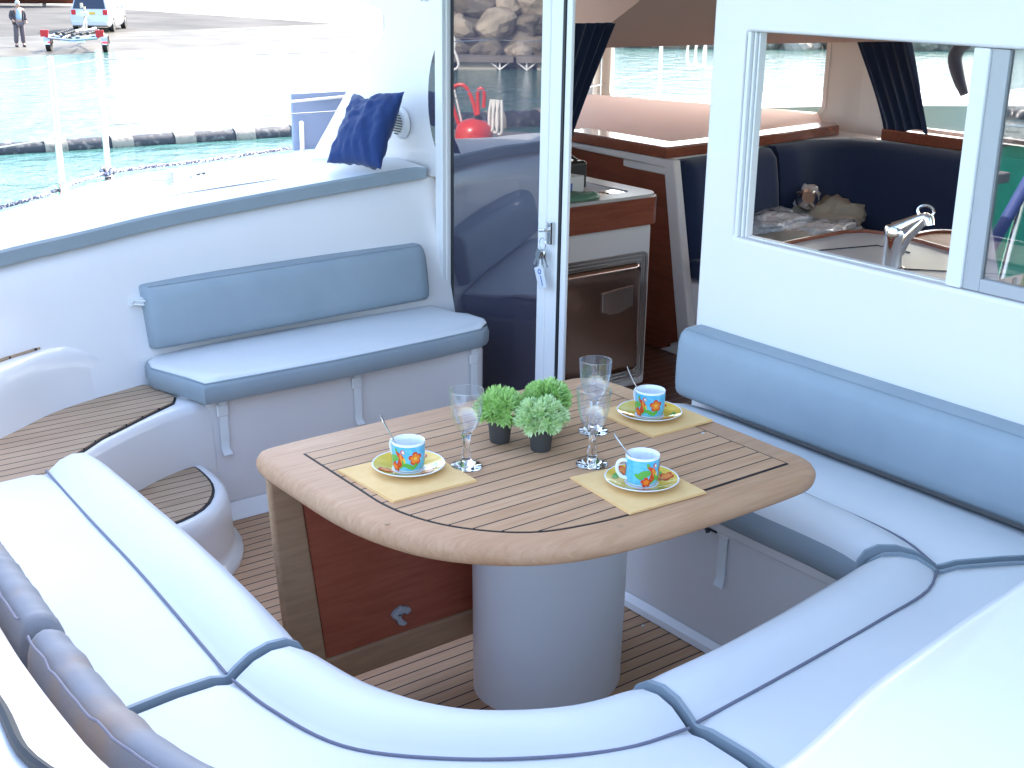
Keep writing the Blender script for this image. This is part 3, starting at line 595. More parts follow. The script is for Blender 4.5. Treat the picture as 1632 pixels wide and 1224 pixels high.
b = MB(); b.tube([(-2.13, 2.965, .995), (-2.105, 2.975, 1.012), (-2.07, 2.985, 1.036), (-2.055, 2.99, 1.043)], [.026, .021, .015, .013], 14); b.tube([(-2.06, 2.99, 1.043), (-2.046, 2.99, 1.038), (-2.042, 2.99, 1.022)], [.013, .016, .015], 14); b.tube([(-2.12, 2.97, .93), (-2.10, 2.975, .98), (-2.075, 2.98, 1.01), (-2.055, 2.985, 1.035)], [.018, .015, .013, .012], 12)
build(b, 'spout', 'chrome', fau)
b = MB(); 
b.M = Matrix.Translation((-2.058, 2.99, 1.058)) @ Matrix.Rotation(R(75), 4, 'X') @ Matrix.Rotation(R(20), 4, 'Y'); b.tube([(.022*math.cos(a), .016*math.sin(a), 0) for a in [k*PI/10 for k in range(20)]], .004, 8, wrap=True); build(b, 'lever_ring', 'chrome', fau)

# ================================================================ CUSHIONS
ROLL = [(-.0, .390, 1), (-.06, .40, 1), (-.09, .43, 0), (-.06, .465, 0), (.03, .490, 0), (.2, .506, 0), (.45, .509, 0), (.7, .499, 0), (.9, .480, 0), (1., .468, 0), (1.03, .468, 0), (1.12, .476, 0), (1.4, .480, 0), (1.75, .477, 0), (1.95, .466, 0), (2., .44, 0), (2., .39, 0)]
def cushion(name, lab, cat, fr, se, ba, n=26, prof=ROLL, mats=('vinyl_white', 'vinyl_grey'), bands=(1, 1), grp=None, frontgrey=False, roundcap=0):
    F = curve([(*p, 0) for p in fr], n); M_ = curve([(*p, 0) for p in se], n); B = curve([(*p, 0) for p in ba], n)
    rings = []
    def pt(i, a, z):
        if a <= 1: q = F[i].lerp(M_[i], a)
        else: q = M_[i].lerp(B[i], a-1)
        return (q.x, q.y, z+.0018*noise.noise(Vector((q.x*9, q.y*9, z))) )
    for i in range(n):
        e = min(i, n-1-i); dz = -.006*max(0, 1-e/2.)**2
        rings.append([pt(i, a, z+(dz if z > .43 else 0)) for a, z, _ in prof])
    ms = [p[2] if not frontgrey else (1 if k < 3 else 0) for k, p in enumerate(prof)]; ms[-1] = 0
    o = thing(name, lab, cat, (F[n//2].x, F[n//2].y, .39), group=grp)
    b = MB(); b.loft(rings, cap0=2, cap1=2, mi=ms); build(b, 'pad', mats, o, sharp=75)
    # piping along the seam, grey bands over the ends
    b = MB(); b.tube([(M_[i].x, M_[i].y, .4705) for i in range(n)], .0030, 8); build(b, 'piping', 'piping', o)
    for side, idx, nx in ((0, 0, 1), (1, n-1, n-2)):
        if bands[side]:
            d = (M_[nx]-M_[idx]).normalized(); b = MB(); pr = prof[1:-1]
            r1 = [Vector(pt(idx, a, z)) for a, z, _ in pr]
            c0 = Vector((sum(v.x for v in r1)/len(r1), sum(v.y for v in r1)/len(r1), .42))
            w = bands[side]*.0062
            o1 = [v+(Vector((v.x-c0.x, v.y-c0.y, v.z-.2))).normalized()*.0015-d*w*.9 for v in r1]; o2 = [v+(Vector((v.x-c0.x, v.y-c0.y, v.z-.2))).normalized()*.0015+d*w*.4 for v in r1]
            dn = [v-Vector((0, 0, .02))-d*w*.9 for v in r1]
            b.loft([dn, o1, o2, [v-Vector((0, 0, .02))+d*w*.4 for v in r1]], closed=False); build(b, 'end_band', 'vinyl_grey', o)
    return o
cA = cushion('seat_cushion', 'long white seat cushion with a rolled front edge at the left, beside the boarding steps', 'cushion',
    [(-3.02, .978), (-2.65, .982), (-2.28, .978), (-1.885, .955)], [(-3.03, .858), (-2.7, .845), (-2.37, .836), (-1.89, .81)], [(-2.98, .56), (-2.6, .55), (-2.2, .55), (-1.875, .55)], bands=(0, 1), grp='white cockpit seat cushions')
cB = cushion('seat_cushion', 'curved white corner seat cushion nearest the camera, below the table pedestal', 'cushion',
    [(-1.865, .953), (-1.674, .992), (-1.515, 1.08), (-1.429, 1.215), (-1.405, 1.345)], [(-1.868, .81), (-1.744, .822), (-1.573, .87), (-1.443, .992), (-1.342, 1.145), (-1.296, 1.253), (-1.28, 1.365)], [(-1.855, .55), (-1.6, .56), (-1.3, .68), (-1.08, .93), (-.98, 1.35)], n=34, bands=(0, 0), grp='white cockpit seat cushions')
cC = cushion('seat_cushion', 'straight white rolled-edge seat cushion on the right, behind the curved corner cushion', 'cushion',
    [(-1.412, 1.366), (-1.42, 1.6), (-1.45, 1.85), (-1.485, 2.10)], [(-1.284, 1.386), (-1.30, 1.63), (-1.325, 1.93), (-1.348, 2.123), (-1.39, 2.212)], [(-.98, 1.38), (-.99, 1.8), (-1.02, 2.2), (-1.21, 2.55)], bands=(1.3, .8), grp='white cockpit seat cushions')
cD = cushion('seat_cushion', 'white seat cushion with grey front edge on the bench under the big window', 'cushion',
    [(-1.52, 2.125), (-1.62, 2.135), (-2.0, 2.135), (-2.5, 2.135)], [(-1.41, 2.232), (-1.53, 2.283), (-1.82, 2.303), (-2.5, 2.31)], [(-1.23, 2.575), (-1.6, 2.575), (-2.0, 2.575), (-2.5, 2.575)], bands=(.8, 0), grp='white cockpit seat cushions', frontgrey=True)
def strap(parent, x, y, zt, zb, nx, ny):
    """flat webbing hanging down a vertical face whose outward normal is (nx, ny); ladder buckle at the top"""
    tx, ty = -ny, nx; b = MB(); w = .013; pts = [(0, zt+.02), (.004, zt), (.004, zt-.08), (.006, zb+.05), (.004, zb+.02), (.016, zb)]
    for th in (0,):
        r0 = [(x+nx*(d+.001)+tx*(-w+.2*d), y+ny*(d+.001)+ty*(-w+.2*d), z) for d, z in pts]; r1 = [(x+nx*(d+.001)+tx*(w+.5*d), y+ny*(d+.001)+ty*(w+.5*d), z) for d, z in pts]
        r2 = [(p[0]+nx*.003, p[1]+ny*.003, p[2]) for p in r1]; r3 = [(p[0]+nx*.003, p[1]+ny*.003, p[2]) for p in r0]
    b.loft([r0, r1, r2, r3], closed=False, wrap=True); s = build(b, 'strap', 'strap_white', parent)
    b = MB(); v = lambda a, o, z: (x+tx*a+nx*o, y+ty*a+ny*o, z)
    b.add([v(-.019, .002, zt-.045), v(.019, .002, zt-.045), v(.019, .002, zt-.005), v(-.019, .002, zt-.005), v(-.017, .012, zt-.043), v(.017, .012, zt-.043), v(.017, .012, zt-.007), v(-.017, .012, zt-.007)],
          [(3, 2, 1, 0), (4, 5, 6, 7), (0, 1, 5, 4), (1, 2, 6, 5), (2, 3, 7, 6), (3, 0, 4, 7)]); build(b, 'buckle', 'alu_white', s, bevel=.003)
strap(cD, -1.975, 2.188, .375, .20, 0, -1)
b = MB(); b.box((-2.02, 2.178, .335), (-1.995, 2.186, .372)); b.tube([(-2.015, 2.172, .365), (-2.02, 2.165, .35), (-2.01, 2.165, .335)], .006, 8); b.tube([(-2.04, 2.176, .36), (-2.05, 2.17, .345)], .008, 8); b.box((-2.075, 2.165, .338), (-2.045, 2.187, .368)); build(b, 'latch', 'black_plastic', boat)
# left bench cushion: white top, grey sides
out = [(-3.435, 1.462), (-3.425, 1.9), (-3.44, 2.3), (-3.455, 2.50), (-3.475, 2.545), (-3.51, 2.565), (-3.60, 2.555), (-3.74, 2.545), (-3.82, 2.53), (-3.825, 2.0), (-3.80, 1.46), (-3.75, 1.405), (-3.68, 1.39), (-3.53, 1.44)]
t = thing('bench_cushion', 'flat bench cushion with white top and grey sides on the left bench by the door', 'cushion', (-3.62, 2.0, .404))
dense = []
for i in range(len(out)):
    p, q = Vector(out[i]), Vector(out[(i+1) % len(out)]); nseg = max(1, int((q-p).length/.05)); dense += [tuple(p.lerp(q, k/nseg)) for k in range(nseg)]
b = MB(); rings = [[(*p, z) for p in offset(dense, -d)] for d, z in ((.004, .404), (-.004, .42), (-.005, .455), (.0, .466), (.004, .470))]
b.loft(rings, cap0=True, mi=1); 
rings = [[(p[0], p[1], z+.004*noise.noise(Vector((p[0]*6, p[1]*5, 0)))*(d > .01)+(.014*math.exp(-((p[1]-2.545)**2/.0006))*(1 if -3.62 < p[0] else .2)) + (.008*math.exp(-((p[0]+3.47)**2+(p[1]-1.50)**2)/.0009))) for p in offset(dense, -d)] for d, z in ((.004, .470), (.009, .476), (.02, .480), (.035, .482))]
b.loft(rings, cap1=True, mi=0); build(b, 'pad', ('vinyl_white', 'vinyl_grey'), t, sharp=60)
b = MB(); b.tube([(*p, .470) for p in offset(dense, -.003)], .003, 6, wrap=True); build(b, 'piping', 'vinyl_grey', t)
for y in (1.535, 2.015, 2.49): strap(t, -3.488, y, .385, .215, 1, 0)
# backrests
def backrest(name, lab, p0, p1, nrm, z0, z1, th, n=22, lean=.0, grp=None, r=.03, mats='vinyl_grey', follow=None, ends=0):
    o = thing(name, lab, 'backrest cushion', ((p0[0]+p1[0])/2, (p0[1]+p1[1])/2, z0), group=grp)
    P0, P1, N = Vector((*p0, 0)), Vector((*p1, 0)), Vector((*nrm, 0)).normalized(); rings = []
    H = z1-z0; prof = [(0, 0), (.5, -.01), (.82, .02), (.96, .09), (1.0, .22), (1.0, .5), (.96, .8), (.86, .93), (.68, .99), (.35, 1.005), (0, 1.0)]
    for i in range(n):
        w = i/(n-1); e = min(i, n-1-i); s = [.62, .90, .98, 1][min(e, 3)]; s2 = [.95, .985, 1, 1][min(e, 3)]
        ww = [0, .006, .018, .05][min(e, 3)]; L = (P1-P0).length
        w = w if e > 3 else (ww/L*1.0 if i < n/2 else 1-ww/L)
        c = P0.lerp(P1, w)
        if follow: c = follow(w)
        rings.append([tuple(c+N*(th*a*s-lean*h)+Vector((0, 0, z0+H*(.5+(h-.5)*s2)))) for a, h in prof])
    b = MB(); b.loft(rings, cap0=True, cap1=True); build(b, 'pad', mats, o, sharp=60)
    b = MB(); k = 8; b.tube([Vector(rg[k])+N*.0005+Vector((0, 0, .001)) for rg in rings[2:-2]], .0015, 6); build(b, 'piping', 'vinyl_grey', o)
    return o
bl = backrest('bench_back_cushion', 'grey backrest cushion strapped to the left cockpit wall above the bench', (-3.835, 1.432), (-3.885, 2.520), (1, 0), .50, .70, .10, lean=.03)
b = MB(); b.tube([(-3.78, 1.43, .66), (-3.785, 1.40, .665), (-3.80, 1.395, .65), (-3.79, 1.43, .645)], .003, 6); b.box((-3.85, 1.39, .645), (-3.80, 1.44, .665)); build(b, 'strap', 'strap_white', bl)
backrest('sofa_back_cushion', 'long grey backrest cushion fixed to the white bulkhead below the big window', (-2.525, 2.618), (-1.0, 2.618), (0, -1), .485, .69, .10, lean=.0)
# grey roll backrests along the aft rim
def rimroll(lab, pts, z0=.46, z1=.74, n=44):
    o = thing('aft_back_cushion', lab, 'backrest cushion', (*pts[len(pts)//2], z0), group='wrinkled grey backrests along the aft rim')
    C = curve([(*p, 0) for p in pts], n); rings = []
    for i in range(n):
        tg = (C[min(i+1, n-1)]-C[max(i-1, 0)]).normalized(); N = Vector((-tg.y, tg.x, 0)); e = min(i, n-1-i); s = [.86, .97, 1][min(e, 2)]
        wr = .006*noise.noise(Vector((i*.9, 3, 0)))
        prof = [(-.035, z0), (-.04, .55), (-.040, .68), (-.030, z1-.012), (-.005, z1), (.022, z1-.010), (.038, z1-.035), (.048, .62), (.052, .53), (.050, z0)]
        rings.append([tuple(C[i]+N*(a*s+wr*(1 if k > 3 else .3))+Vector((0, 0, z+(wr*1.3 if k > 2 else 0)-(.01*(1-s))))) for k, (a, z) in enumerate(prof)])
    b = MB(); b.loft(rings, cap0=True, cap1=True); build(b, 'pad', 'vinyl_grey_reflections', o, sharp=70, subd=1)
    b = MB(); b.tube([Vector(rg[3])+Vector((0, 0, .006)) for rg in rings[1:-1]], .0022, 6); build(b, 'piping', 'piping', o)
    return o
rimroll('wrinkled grey backrest roll at the lower left edge of the sofa', [(-2.36, .488), (-2.2, .487), (-2.0, .482), (-1.79, .475)])
rimroll('curved wrinkled grey backrest roll bending round the near corner behind the seat', [(-1.77, .473), (-1.65, .470), (-1.5, .473), (-1.35, .495), (-1.22, .545), (-1.08, .66), (-.98, .80)])
# coaming cushion: white top, grey edge
t = thing('coaming_cushion', 'long thin cushion with a grey edge lying on top of the left cockpit wall', 'cushion', (-3.95, 1.6, .9))
cc = [p for p in curve(TC, 60) if p.y < 2.60]; b = MB(); rings = []
for i, p in enumerate(cc):
    e = min(len(cc)-1-i, 3); s = [.8, .95, 1, 1][e]
    rings.append([(p.x+.012, p.y, p.z+.002), (p.x+.016, p.y, p.z+.042*s), (p.x+.010, p.y, p.z+.050*s), (p.x-.01, p.y, p.z+.053*s), (p.x-.22, p.y+.03*(p.x < -3.8), p.z+.055*s), (p.x-.235, p.y, p.z+.04*s), (p.x-.235, p.y, p.z+.005)])
b.loft(rings, mi=(1, 1, 0, 0, 0, 1, 1), cap0=2, cap1=2); build(b, 'pad', ('vinyl_white', 'vinyl_grey'), t, sharp=40)

# ================================================================ TABLE
tb = thing('cockpit_table', 'teak drop-leaf cockpit table with caulked plank top on a thick white pedestal', 'table', (-2.14, 1.76, 0))
outl = [(-2.33, 1.12), (-2.322, 1.098), (-2.30, 1.083), (-2.10, 1.078), (-1.95, 1.085), (-1.85, 1.105), (-1.76, 1.14), (-1.69, 1.19), (-1.63, 1.255), (-1.588, 1.33), (-1.562, 1.42), (-1.548, 1.55), (-1.543, 1.72), (-1.545, 1.90), (-1.552, 1.965), (-1.575, 2.01), (-1.62, 2.032), (-1.70, 2.035), (-2.24, 2.035), (-2.29, 2.02), (-2.325, 1.98), (-2.33, 1.93)]
oc = [(p.x, p.y) for p in curve([(*p, 0) for p in outl], 140, closed=True)]
b = MB(); b.slab(oc, [(.012, .655), (.004, .659), (.0, .668), (-.001, .678), (.002, .688), (.008, .696), (.018, .7)]); top = build(b, 'tabletop', 'teak_frame', tb, sharp=50)
inn = [(-2.24, 1.165), (-2.0, 1.163), (-1.926, 1.163), (-1.851, 1.176), (-1.77, 1.21), (-1.691, 1.274), (-1.649, 1.335), (-1.625, 1.42), (-1.613, 1.512), (-1.612, 1.72), (-1.612, 1.962), (-2.24, 1.963)]
arc = [(p.x, p.y) for p in curve([(*p, 0) for p in inn[1:10]], 40)]
inl2 = [inn[0]]+arc+inn[10:]
b = MB(); b.prism(offset(inl2, .0022), .695, .7009); build(b, 'caulk_line', 'caulk', top)
b = MB(); b.prism(offset(inl2, -.0022), .695, .7018); build(b, 'plank_inlay', 'teak_table', top)
b = MB()
for px, py in ((-1.845, 1.125), (-1.585, 1.47)): b.prism([(px+.006*math.cos(a*PI/6), py+.006*math.sin(a*PI/6)) for a in range(12)], .69, .7006)
build(b, 'dowel', 'teak_leaf', top)
b = MB(); sc = lambda z, k: [(-2.14+.172*k*math.cos(a*PI/24), 1.76+.205*k*math.sin(a*PI/24), z) for a in range(48)]
b.loft([sc(0, .945), sc(.3, .965), sc(.655, 1.0)]); ped = build(b, 'pedestal', 'gelcoat_plain', tb); b = MB(); b.ell((-1.985, 1.93, .16), (.004, .004, .004), 10, 6); build(b, 'screw', 'steel', ped)
# folded leaf hanging under the far long edge
lfx = -2.300
b = MB(); b.prism([(1.108, .645), (1.118, .45), (1.132, .27), (1.15, .16), (1.175, .105), (1.22, .082), (2.0, .082), (2.0, .645)], lfx-.022, lfx, M=XP, holes=[[(1.185, .60), (1.235, .155), (1.93, .155), (1.93, .60)]]); lv = build(b, 'drop_leaf', 'teak_leaf', tb, bevel=.009, seg=3)
b = MB(); b.prism([(1.186, .599), (1.236, .156), (1.929, .156), (1.929, .599)], lfx-.016, lfx-.006, M=XP); build(b, 'leaf_panel', 'ply_red', lv)
b = MB(); b.prism([(1.435, .232), (1.455, .225), (1.462, .215), (1.448, .205), (1.443, .212), (1.436, .213), (1.432, .205), (1.437, .195), (1.45, .185), (1.44, .178), (1.425, .186), (1.42, .20), (1.412, .205), (1.408, .214), (1.416, .224), (1.425, .228)], lfx-.006, lfx+.008, M=XP); build(b, 'leaf_clip', 'alu_grey', lv, bevel=.003)

# ================================================================ TABLEWARE
TZ = .7022
def napkin(lab, pts):
    t = thing('napkin', lab, 'napkin', (sum(p[0] for p in pts)/4, sum(p[1] for p in pts)/4, TZ), group='yellow napkins on the table')
    c = Vector((sum(p[0] for p in pts)/4, sum(p[1] for p in pts)/4))
    for k, (s, z0, z1, r) in enumerate(((1.0, TZ, TZ+.0018, 0), (.985, TZ+.0022, TZ+.004, .012))):
        q = [c+(Matrix.Rotation(r, 2) @ (Vector(p)-c))*s for p in pts]; b = MB(); dn = []
        for i in range(4):
            for m_ in range(8): dn.append(tuple(q[i].lerp(q[(i+1) % 4], m_/8)))
        b.prism(dn, z0, z1); build(b, 'folded_layer', 'napkin', t, bevel=.0006, seg=2)
napkin('yellow paper napkin under the cup at the left end of the table', [(-2.115, 1.172), (-1.913, 1.178), (-1.905, 1.372), (-2.107, 1.38)])
napkin('yellow paper napkin under the cup nearest the camera at the front of the table', [(-1.812, 1.535), (-1.608, 1.514), (-1.596, 1.706), (-1.79, 1.725)])
napkin('yellow paper napkin under the cup at the far right end of the table', [(-2.085, 1.835), (-1.885, 1.832), (-1.882, 2.018), (-2.075, 2.022)])
def shape_flower(s):
    out = []
    for k in range(40):
        a = 2*PI*k/40; r = s*(.62+.38*abs(math.cos(2.5*a))**.6); out.append((r*math.cos(a+.4), r*math.sin(a+.4)))
    return out
def blob(w, h, ang=0, n=18, bend=0): 
    o = []
    for k in range(n):
        a = 2*PI*k/n; x, y = w*math.cos(a), h*math.sin(a); x += bend*y*y; o.append((x*math.cos(ang)-y*math.sin(ang), x*math.sin(ang)+y*math.cos(ang)))
    return o
def fan(b, loop, fmap, mi):
    c = (sum(p[0] for p in loop)/len(loop), sum(p[1] for p in loop)/len(loop)); rings = [[fmap(c[0]+(p[0]-c[0])*w, c[1]+(p[1]-c[1])*w) for p in loop] for w in (.02, .35, .7, 1.0)]
    b.loft(rings, mi=mi); 
CR = .0335
def cup_r(z): return CR*(.86+.14*min(1, z/.018)**.6) if z < .018 else CR*(1.0+.02*(z-.018)/.04)
CM = ['porcelain', 'print_blue', 'print_red', 'print_orange', 'print_yellow', 'print_green']
def make_cup():
    t = thing('coffee_cup', '', 'cup', (0, 0, 0), group='tropical print coffee cups')
    b = MB(); H = .060
    b.lathe([(.0001, .002), (.022, .002), (.024, 0), (cup_r(.002), .002), (cup_r(.005), .005)], 48)
    b.lathe([(cup_r(z), z) for z in (.005, .008, .013, .018, .03, .045, .056)], 48, mi=1)
    b.lathe([(cup_r(.056), .056), (cup_r(.0595), .0595), (cup_r(.06)-.001, .0608), (cup_r(.06)-.0025, .0600), (cup_r(.05)-.003, .050), (cup_r(.02)-.003, .02), (.022, .006), (.0001, .005)], 48)
    def decal(a0, z0, loop, mi, lift):
        fan(b, loop, lambda u, v: ((cup_r(z0+v)+lift)*math.cos(a0+u/CR), (cup_r(z0+v)+lift)*math.sin(a0+u/CR), z0+v), mi)
    for base in (R(137), R(137)+PI):
        decal(base+.42, .016, blob(.010, .0045, .8), 5, .00025); decal(base+.05, .015, blob(.013, .005, -.5), 5, .0003); decal(base-.55, .014, blob(.012, .0045, .6), 5, .0003); decal(base-.78, .045, blob(.008, .0035, 1.9), 5, .0003)
        decal(base+.42, .032, shape_flower(.0145), 2, .0005); decal(base+.42, .032, shape_flower(.0105), 3, .0007); decal(base+.42, .032, shape_flower(.0035), 4, .0009)
        decal(base-.42, .033, blob(.0052, .0145, .15, bend=-60), 2, .0005); decal(base-.44, .032, blob(.0032, .010, .25), 3, .0007); decal(base-.36, .046, blob(.0044, .0048), 2, .0006)
        decal(base-.33, .046, blob(.0027, .0032), 0, .0009); decal(base-.26, .0445, blob(.0013, .002, .3), 4, .0011); decal(base-.47, .019, blob(.003, .009, -.5), 2, .0006); decal(base-.30, .021, blob(.0025, .008, .4), 5, .0008); decal(base-.25, .028, blob(.002, .006, .2), 4, .0008)
    decal(R(80), .030, blob(.013, .0075, .2), 5, .0003); decal(R(60), .024, blob(.010, .005, -.5), 5, .0003); decal(R(86), .012, shape_flower(.0115), 2, .0005); decal(R(86), .012, shape_flower(.0065), 3, .0007)
    build(b, 'bowl', CM, t, local=True, sharp=60)
    b = MB(); hp = [(CR-.002, .048), (CR+.007, .0505), (CR+.0165, .047), (CR+.0195, .036), (CR+.016, .024), (CR+.008, .015), (CR-.002, .012)]
    c = curve([(x, 0, z) for x, z in hp], 26); b.tube(c, [.0042-.0008*math.sin(PI*i/25) for i in range(26)], 10); build(b, 'handle', 'porcelain', t, local=True)
    return t
def make_saucer():
    t = thing('saucer', '', 'saucer', (0, 0, 0), group='tropical print saucers')
    def sz(r): return .0036+(max(0, (r-.030))/.041)**1.35*.0115
    b = MB(); b.lathe([(.0001, .0), (.026, .0), (.028, .001), (.05, .0055), (.0725, .0130), (.0745, .0152), (.0735, .0160)], 56, mi=0)
    b.lathe([(.0735, .0160), (.0715, sz(.071)+.0002)], 56, mi=0); b.lathe([(.0715, sz(.071)+.0002), (.06, sz(.06)), (.05, sz(.05)), (.04, sz(.04)), (.034, sz(.034))], 56, mi=4); b.lathe([(.034, sz(.034)), (.028, .0035), (.0001, .0033)], 56, mi=0)
    for k, a in enumerate((.4, 2.3, 4.2)):
        def fm(u, v, a=a): x, y = .0525*math.cos(a)+u, .0525*math.sin(a)+v; r = math.hypot(x, y); return (x, y, sz(min(r, .071))+.0011)
        def fm2(u, v, a=a): x, y = .0525*math.cos(a)+u, .0525*math.sin(a)+v; r = math.hypot(x, y); return (x, y, sz(min(r, .071))+.0016)
        fan(b, shape_flower(.0165), fm, 2); fan(b, shape_flower(.0115), fm2, 3)
        def fm3(u, v, a=a): x, y = .053*math.cos(a+.62)+u, .053*math.sin(a+.62)+v; r = math.hypot(x, y); return (x, y, sz(min(r, .071))+.0010)
        fan(b, blob(.015, .006, a+2.1), fm3, 5)
    build(b, 'plate', CM, t, local=True, sharp=70); return t
def make_spoon():
    t = thing('teaspoon', '', 'spoon', (0, 0, 0), group='steel teaspoons in the cups')
    b = MB(); c = [(0, 0, 0), (0, 0, .02), (0, 0, .05), (0, .001, .085), (0, .003, .105), (0, .005, .118), (0, .006, .122)]; w = [.009, .008, .003, .0042, .0072, .0074, .004]; rings = []
    for (x, y, z), ww in zip(c, w): rings.append([(x+ww*math.cos(k*PI/5), y+.0011*math.sin(k*PI/5), z) for k in range(10)])
    b.loft(rings, cap0=True, cap1=True); build(b, 'steel', 'steel', t, local=True, sharp=60).name = 'handle'; return t
cup0, sau0, spo0 = make_cup(), make_saucer(), make_spoon()
sets = [((-2.030, 1.290), 'at the table left end', -48.0, 205), ((-1.700, 1.628), 'nearest the camera', 40, 215), ((-1.985, 1.915), 'at the far right end', -48.0, 205)]
first = True
NZ = TZ+.0042
for (x, y), where, rot, ha in sets:
    # direction from the cup towards the camera, to turn the printed side
    cang = math.atan2(-y, -x)
    rz = cang-(R(137) if ha == 205 else R(70))
    labs = ('blue cup printed with parrot and flowers, '+where, 'yellow saucer with red flowers under the cup '+where, 'small steel teaspoon standing in the cup '+where)
    if first: c_, s_, p_ = cup0, sau0, spo0; first = False
    else: c_, s_, p_ = dup(cup0), dup(sau0), dup(spo0)
    c_['label'], s_['label'], p_['label'] = labs
    c_.location = (x, y, NZ+.004); c_.rotation_euler = (0, 0, rz); s_.location = (x, y, NZ); s_.rotation_euler = (0, 0, rz+.9)
    # spoon leans against the rim on the far-left side
    lean = Vector((-.63, -.77, 0)) if ha == 205 else Vector((-.70, -.71, 0))
    base = Vector((x, y, 0))-lean*.004+Vector((0, 0, NZ+.010)); tip = Vector((x, y, 0))+lean*.031+Vector((0, 0, NZ+.066))
    if ha == 215: base = Vector((x, y, NZ+.010))-lean*.02; tip = Vector((x, y, NZ+.0665))+lean*.0325
    p_.location = base; p_.rotation_euler = (tip-base).to_track_quat('Z', 'Y').to_euler()
# the print and the handle: local +X of the bowl is the handle, the printed faces sit at +-24 degrees of local 0 and 180
for c_ in (cup0,): pass
# wine glasses
def make_glass():
    t = thing('wine_glass', '', 'wine glass', (0, 0, 0), group='wine glasses on the table')
    b = MB(); th = .0013; prof = [(.008, .066), (.014, .072), (.022, .082), (.0275, .095), (.031, .110), (.033, .128), (.0338, .145), (.0342, .150)]
    b.lathe(prof, 40); b.lathe([(.0342, .150), (.0338, .1513), (.0332, .150)], 40); b.lathe([(r-th, z+.0005) for r, z in reversed(prof)]+[(.0001, .070)], 40); build(b, 'bowl', 'clear_glass', t, local=True, sharp=60)
    b = MB(); b.lathe([(.0001, .0685), (.008, .0675), (.0105, .066), (.0078, .056), (.0066, .045), (.0070, .032), (.0092, .026), (.0092, .021), (.0085, .016), (.013, .0095), (.0295, .0045), (.0315, .0025), (.031, .0), (.0001, .0)], 32); build(b, 'stem', 'solid_glass', t, local=True, sharp=70)
    return t
g0 = make_glass(); g0['label'] = 'empty stemmed wine glass left of the potted plants'; g0.location = (-1.985, 1.402, TZ)
g0.scale = (1.05, 1.05, 1.1)
dup(g0, (-1.845, 1.622, TZ), label='empty wine glass right of the plants, the nearer one of the overlapping pair')
dup(g0, (-1.992, 1.752, TZ), label='empty stemmed wine glass standing farthest back, behind another glass')
# potted succulents
def make_plant(seed, pale):
    rnd = random.Random(seed); t = thing('potted_plant', '', 'potted plant', (0, 0, 0), group='potted succulents on the table')
    b = MB(); b.lathe([(.0001, 0), (.0185, 0), (.0195, .002), (.0235, .042), (.0255, .0425), (.0262, .049), (.0245, .049), (.0235, .040), (.0001, .040)], 36, mi=0); build(b, 'pot', 'pot_plastic', t, local=True, sharp=40)
    b = MB(); b.lathe([(.0236, .0405), (.015, .046), (.0001, .047)], 24); build(b, 'soil', 'soil', t, local=True)
    b = MB(); cen = Vector((0, 0, .062)); N = 60
    for i in range(N):
        ga = i*2.39996; h = 1-1.22*(i+.5)/N; rr = math.sqrt(max(0, 1-h*h)); d = Vector((rr*math.cos(ga), rr*math.sin(ga), h))
        d = (d+Vector((rnd.uniform(-.12, .12), rnd.uniform(-.12, .12), rnd.uniform(-.1, .1)))).normalized()
        rad = Vector((.044, .044, .035)); L = rnd.uniform(.80, 1.16)
        tip = cen+Vector((d.x*rad.x, d.y*rad.y, d.z*rad.z))*L; s = rnd.uniform(.0105, .0150)
        z = d; x = z.orthogonal().normalized(); y = z.cross(x)
        for lay in range(4):     # artichoke-like rosette: overlapping leaf scales
            nl = (7, 6, 5, 3)[lay]; open_ = (1.25, .95, .6, .25)[lay]; ln = s*(1, 1.0, .95, .85)[lay]
            for q in range(nl):
                a = 2*PI*(q+.5*(lay % 2))/nl+rnd.uniform(-.15, .15); o = x*math.cos(a)+y*math.sin(a); sd = x*-math.sin(a)+y*math.cos(a)
                base = tip-z*s*.5; p1 = base+(o*math.sin(open_)+z*math.cos(open_))*ln*.55+o*.001; p2 = base+(o*math.sin(open_*.8)+z*math.cos(open_*.8))*ln*1.45; wd = ln*.30
                b.add([base, p1+sd*wd, p2, p1-sd*wd, p1-z*.0008+o*.0012], [(0, 1, 4), (1, 2, 4), (2, 3, 4), (3, 0, 4)], 0)
    fo = build(b, 'foliage', 'succulent_pale' if pale else 'succulent', t, local=True, flat=True)
    return t
for sd, pale, loc, lab in ((1, 0, (-2.062, 1.545, TZ), 'green succulent in a dark grey pot, left of the three potted plants'), (2, 1, (-1.972, 1.587, TZ), 'pale green succulent in a dark grey pot in front of the other two'), (3, 0, (-2.055, 1.665, TZ), 'green succulent at the back right of the three potted plants')):
    t = make_plant(sd, pale); t['label'] = lab; t.location = loc; t.rotation_euler = (0, 0, sd*1.3); t.scale = (1.12, 1.12, 1.12)
tag(build(MB().tube([(-1.842, 2.0-.06, TZ+.001), (-1.838, 1.945, TZ+.002)], .0015, 6), 'crumb', 'paper'), 'tiny white crumb on the plank top right of the glasses', 'crumb')

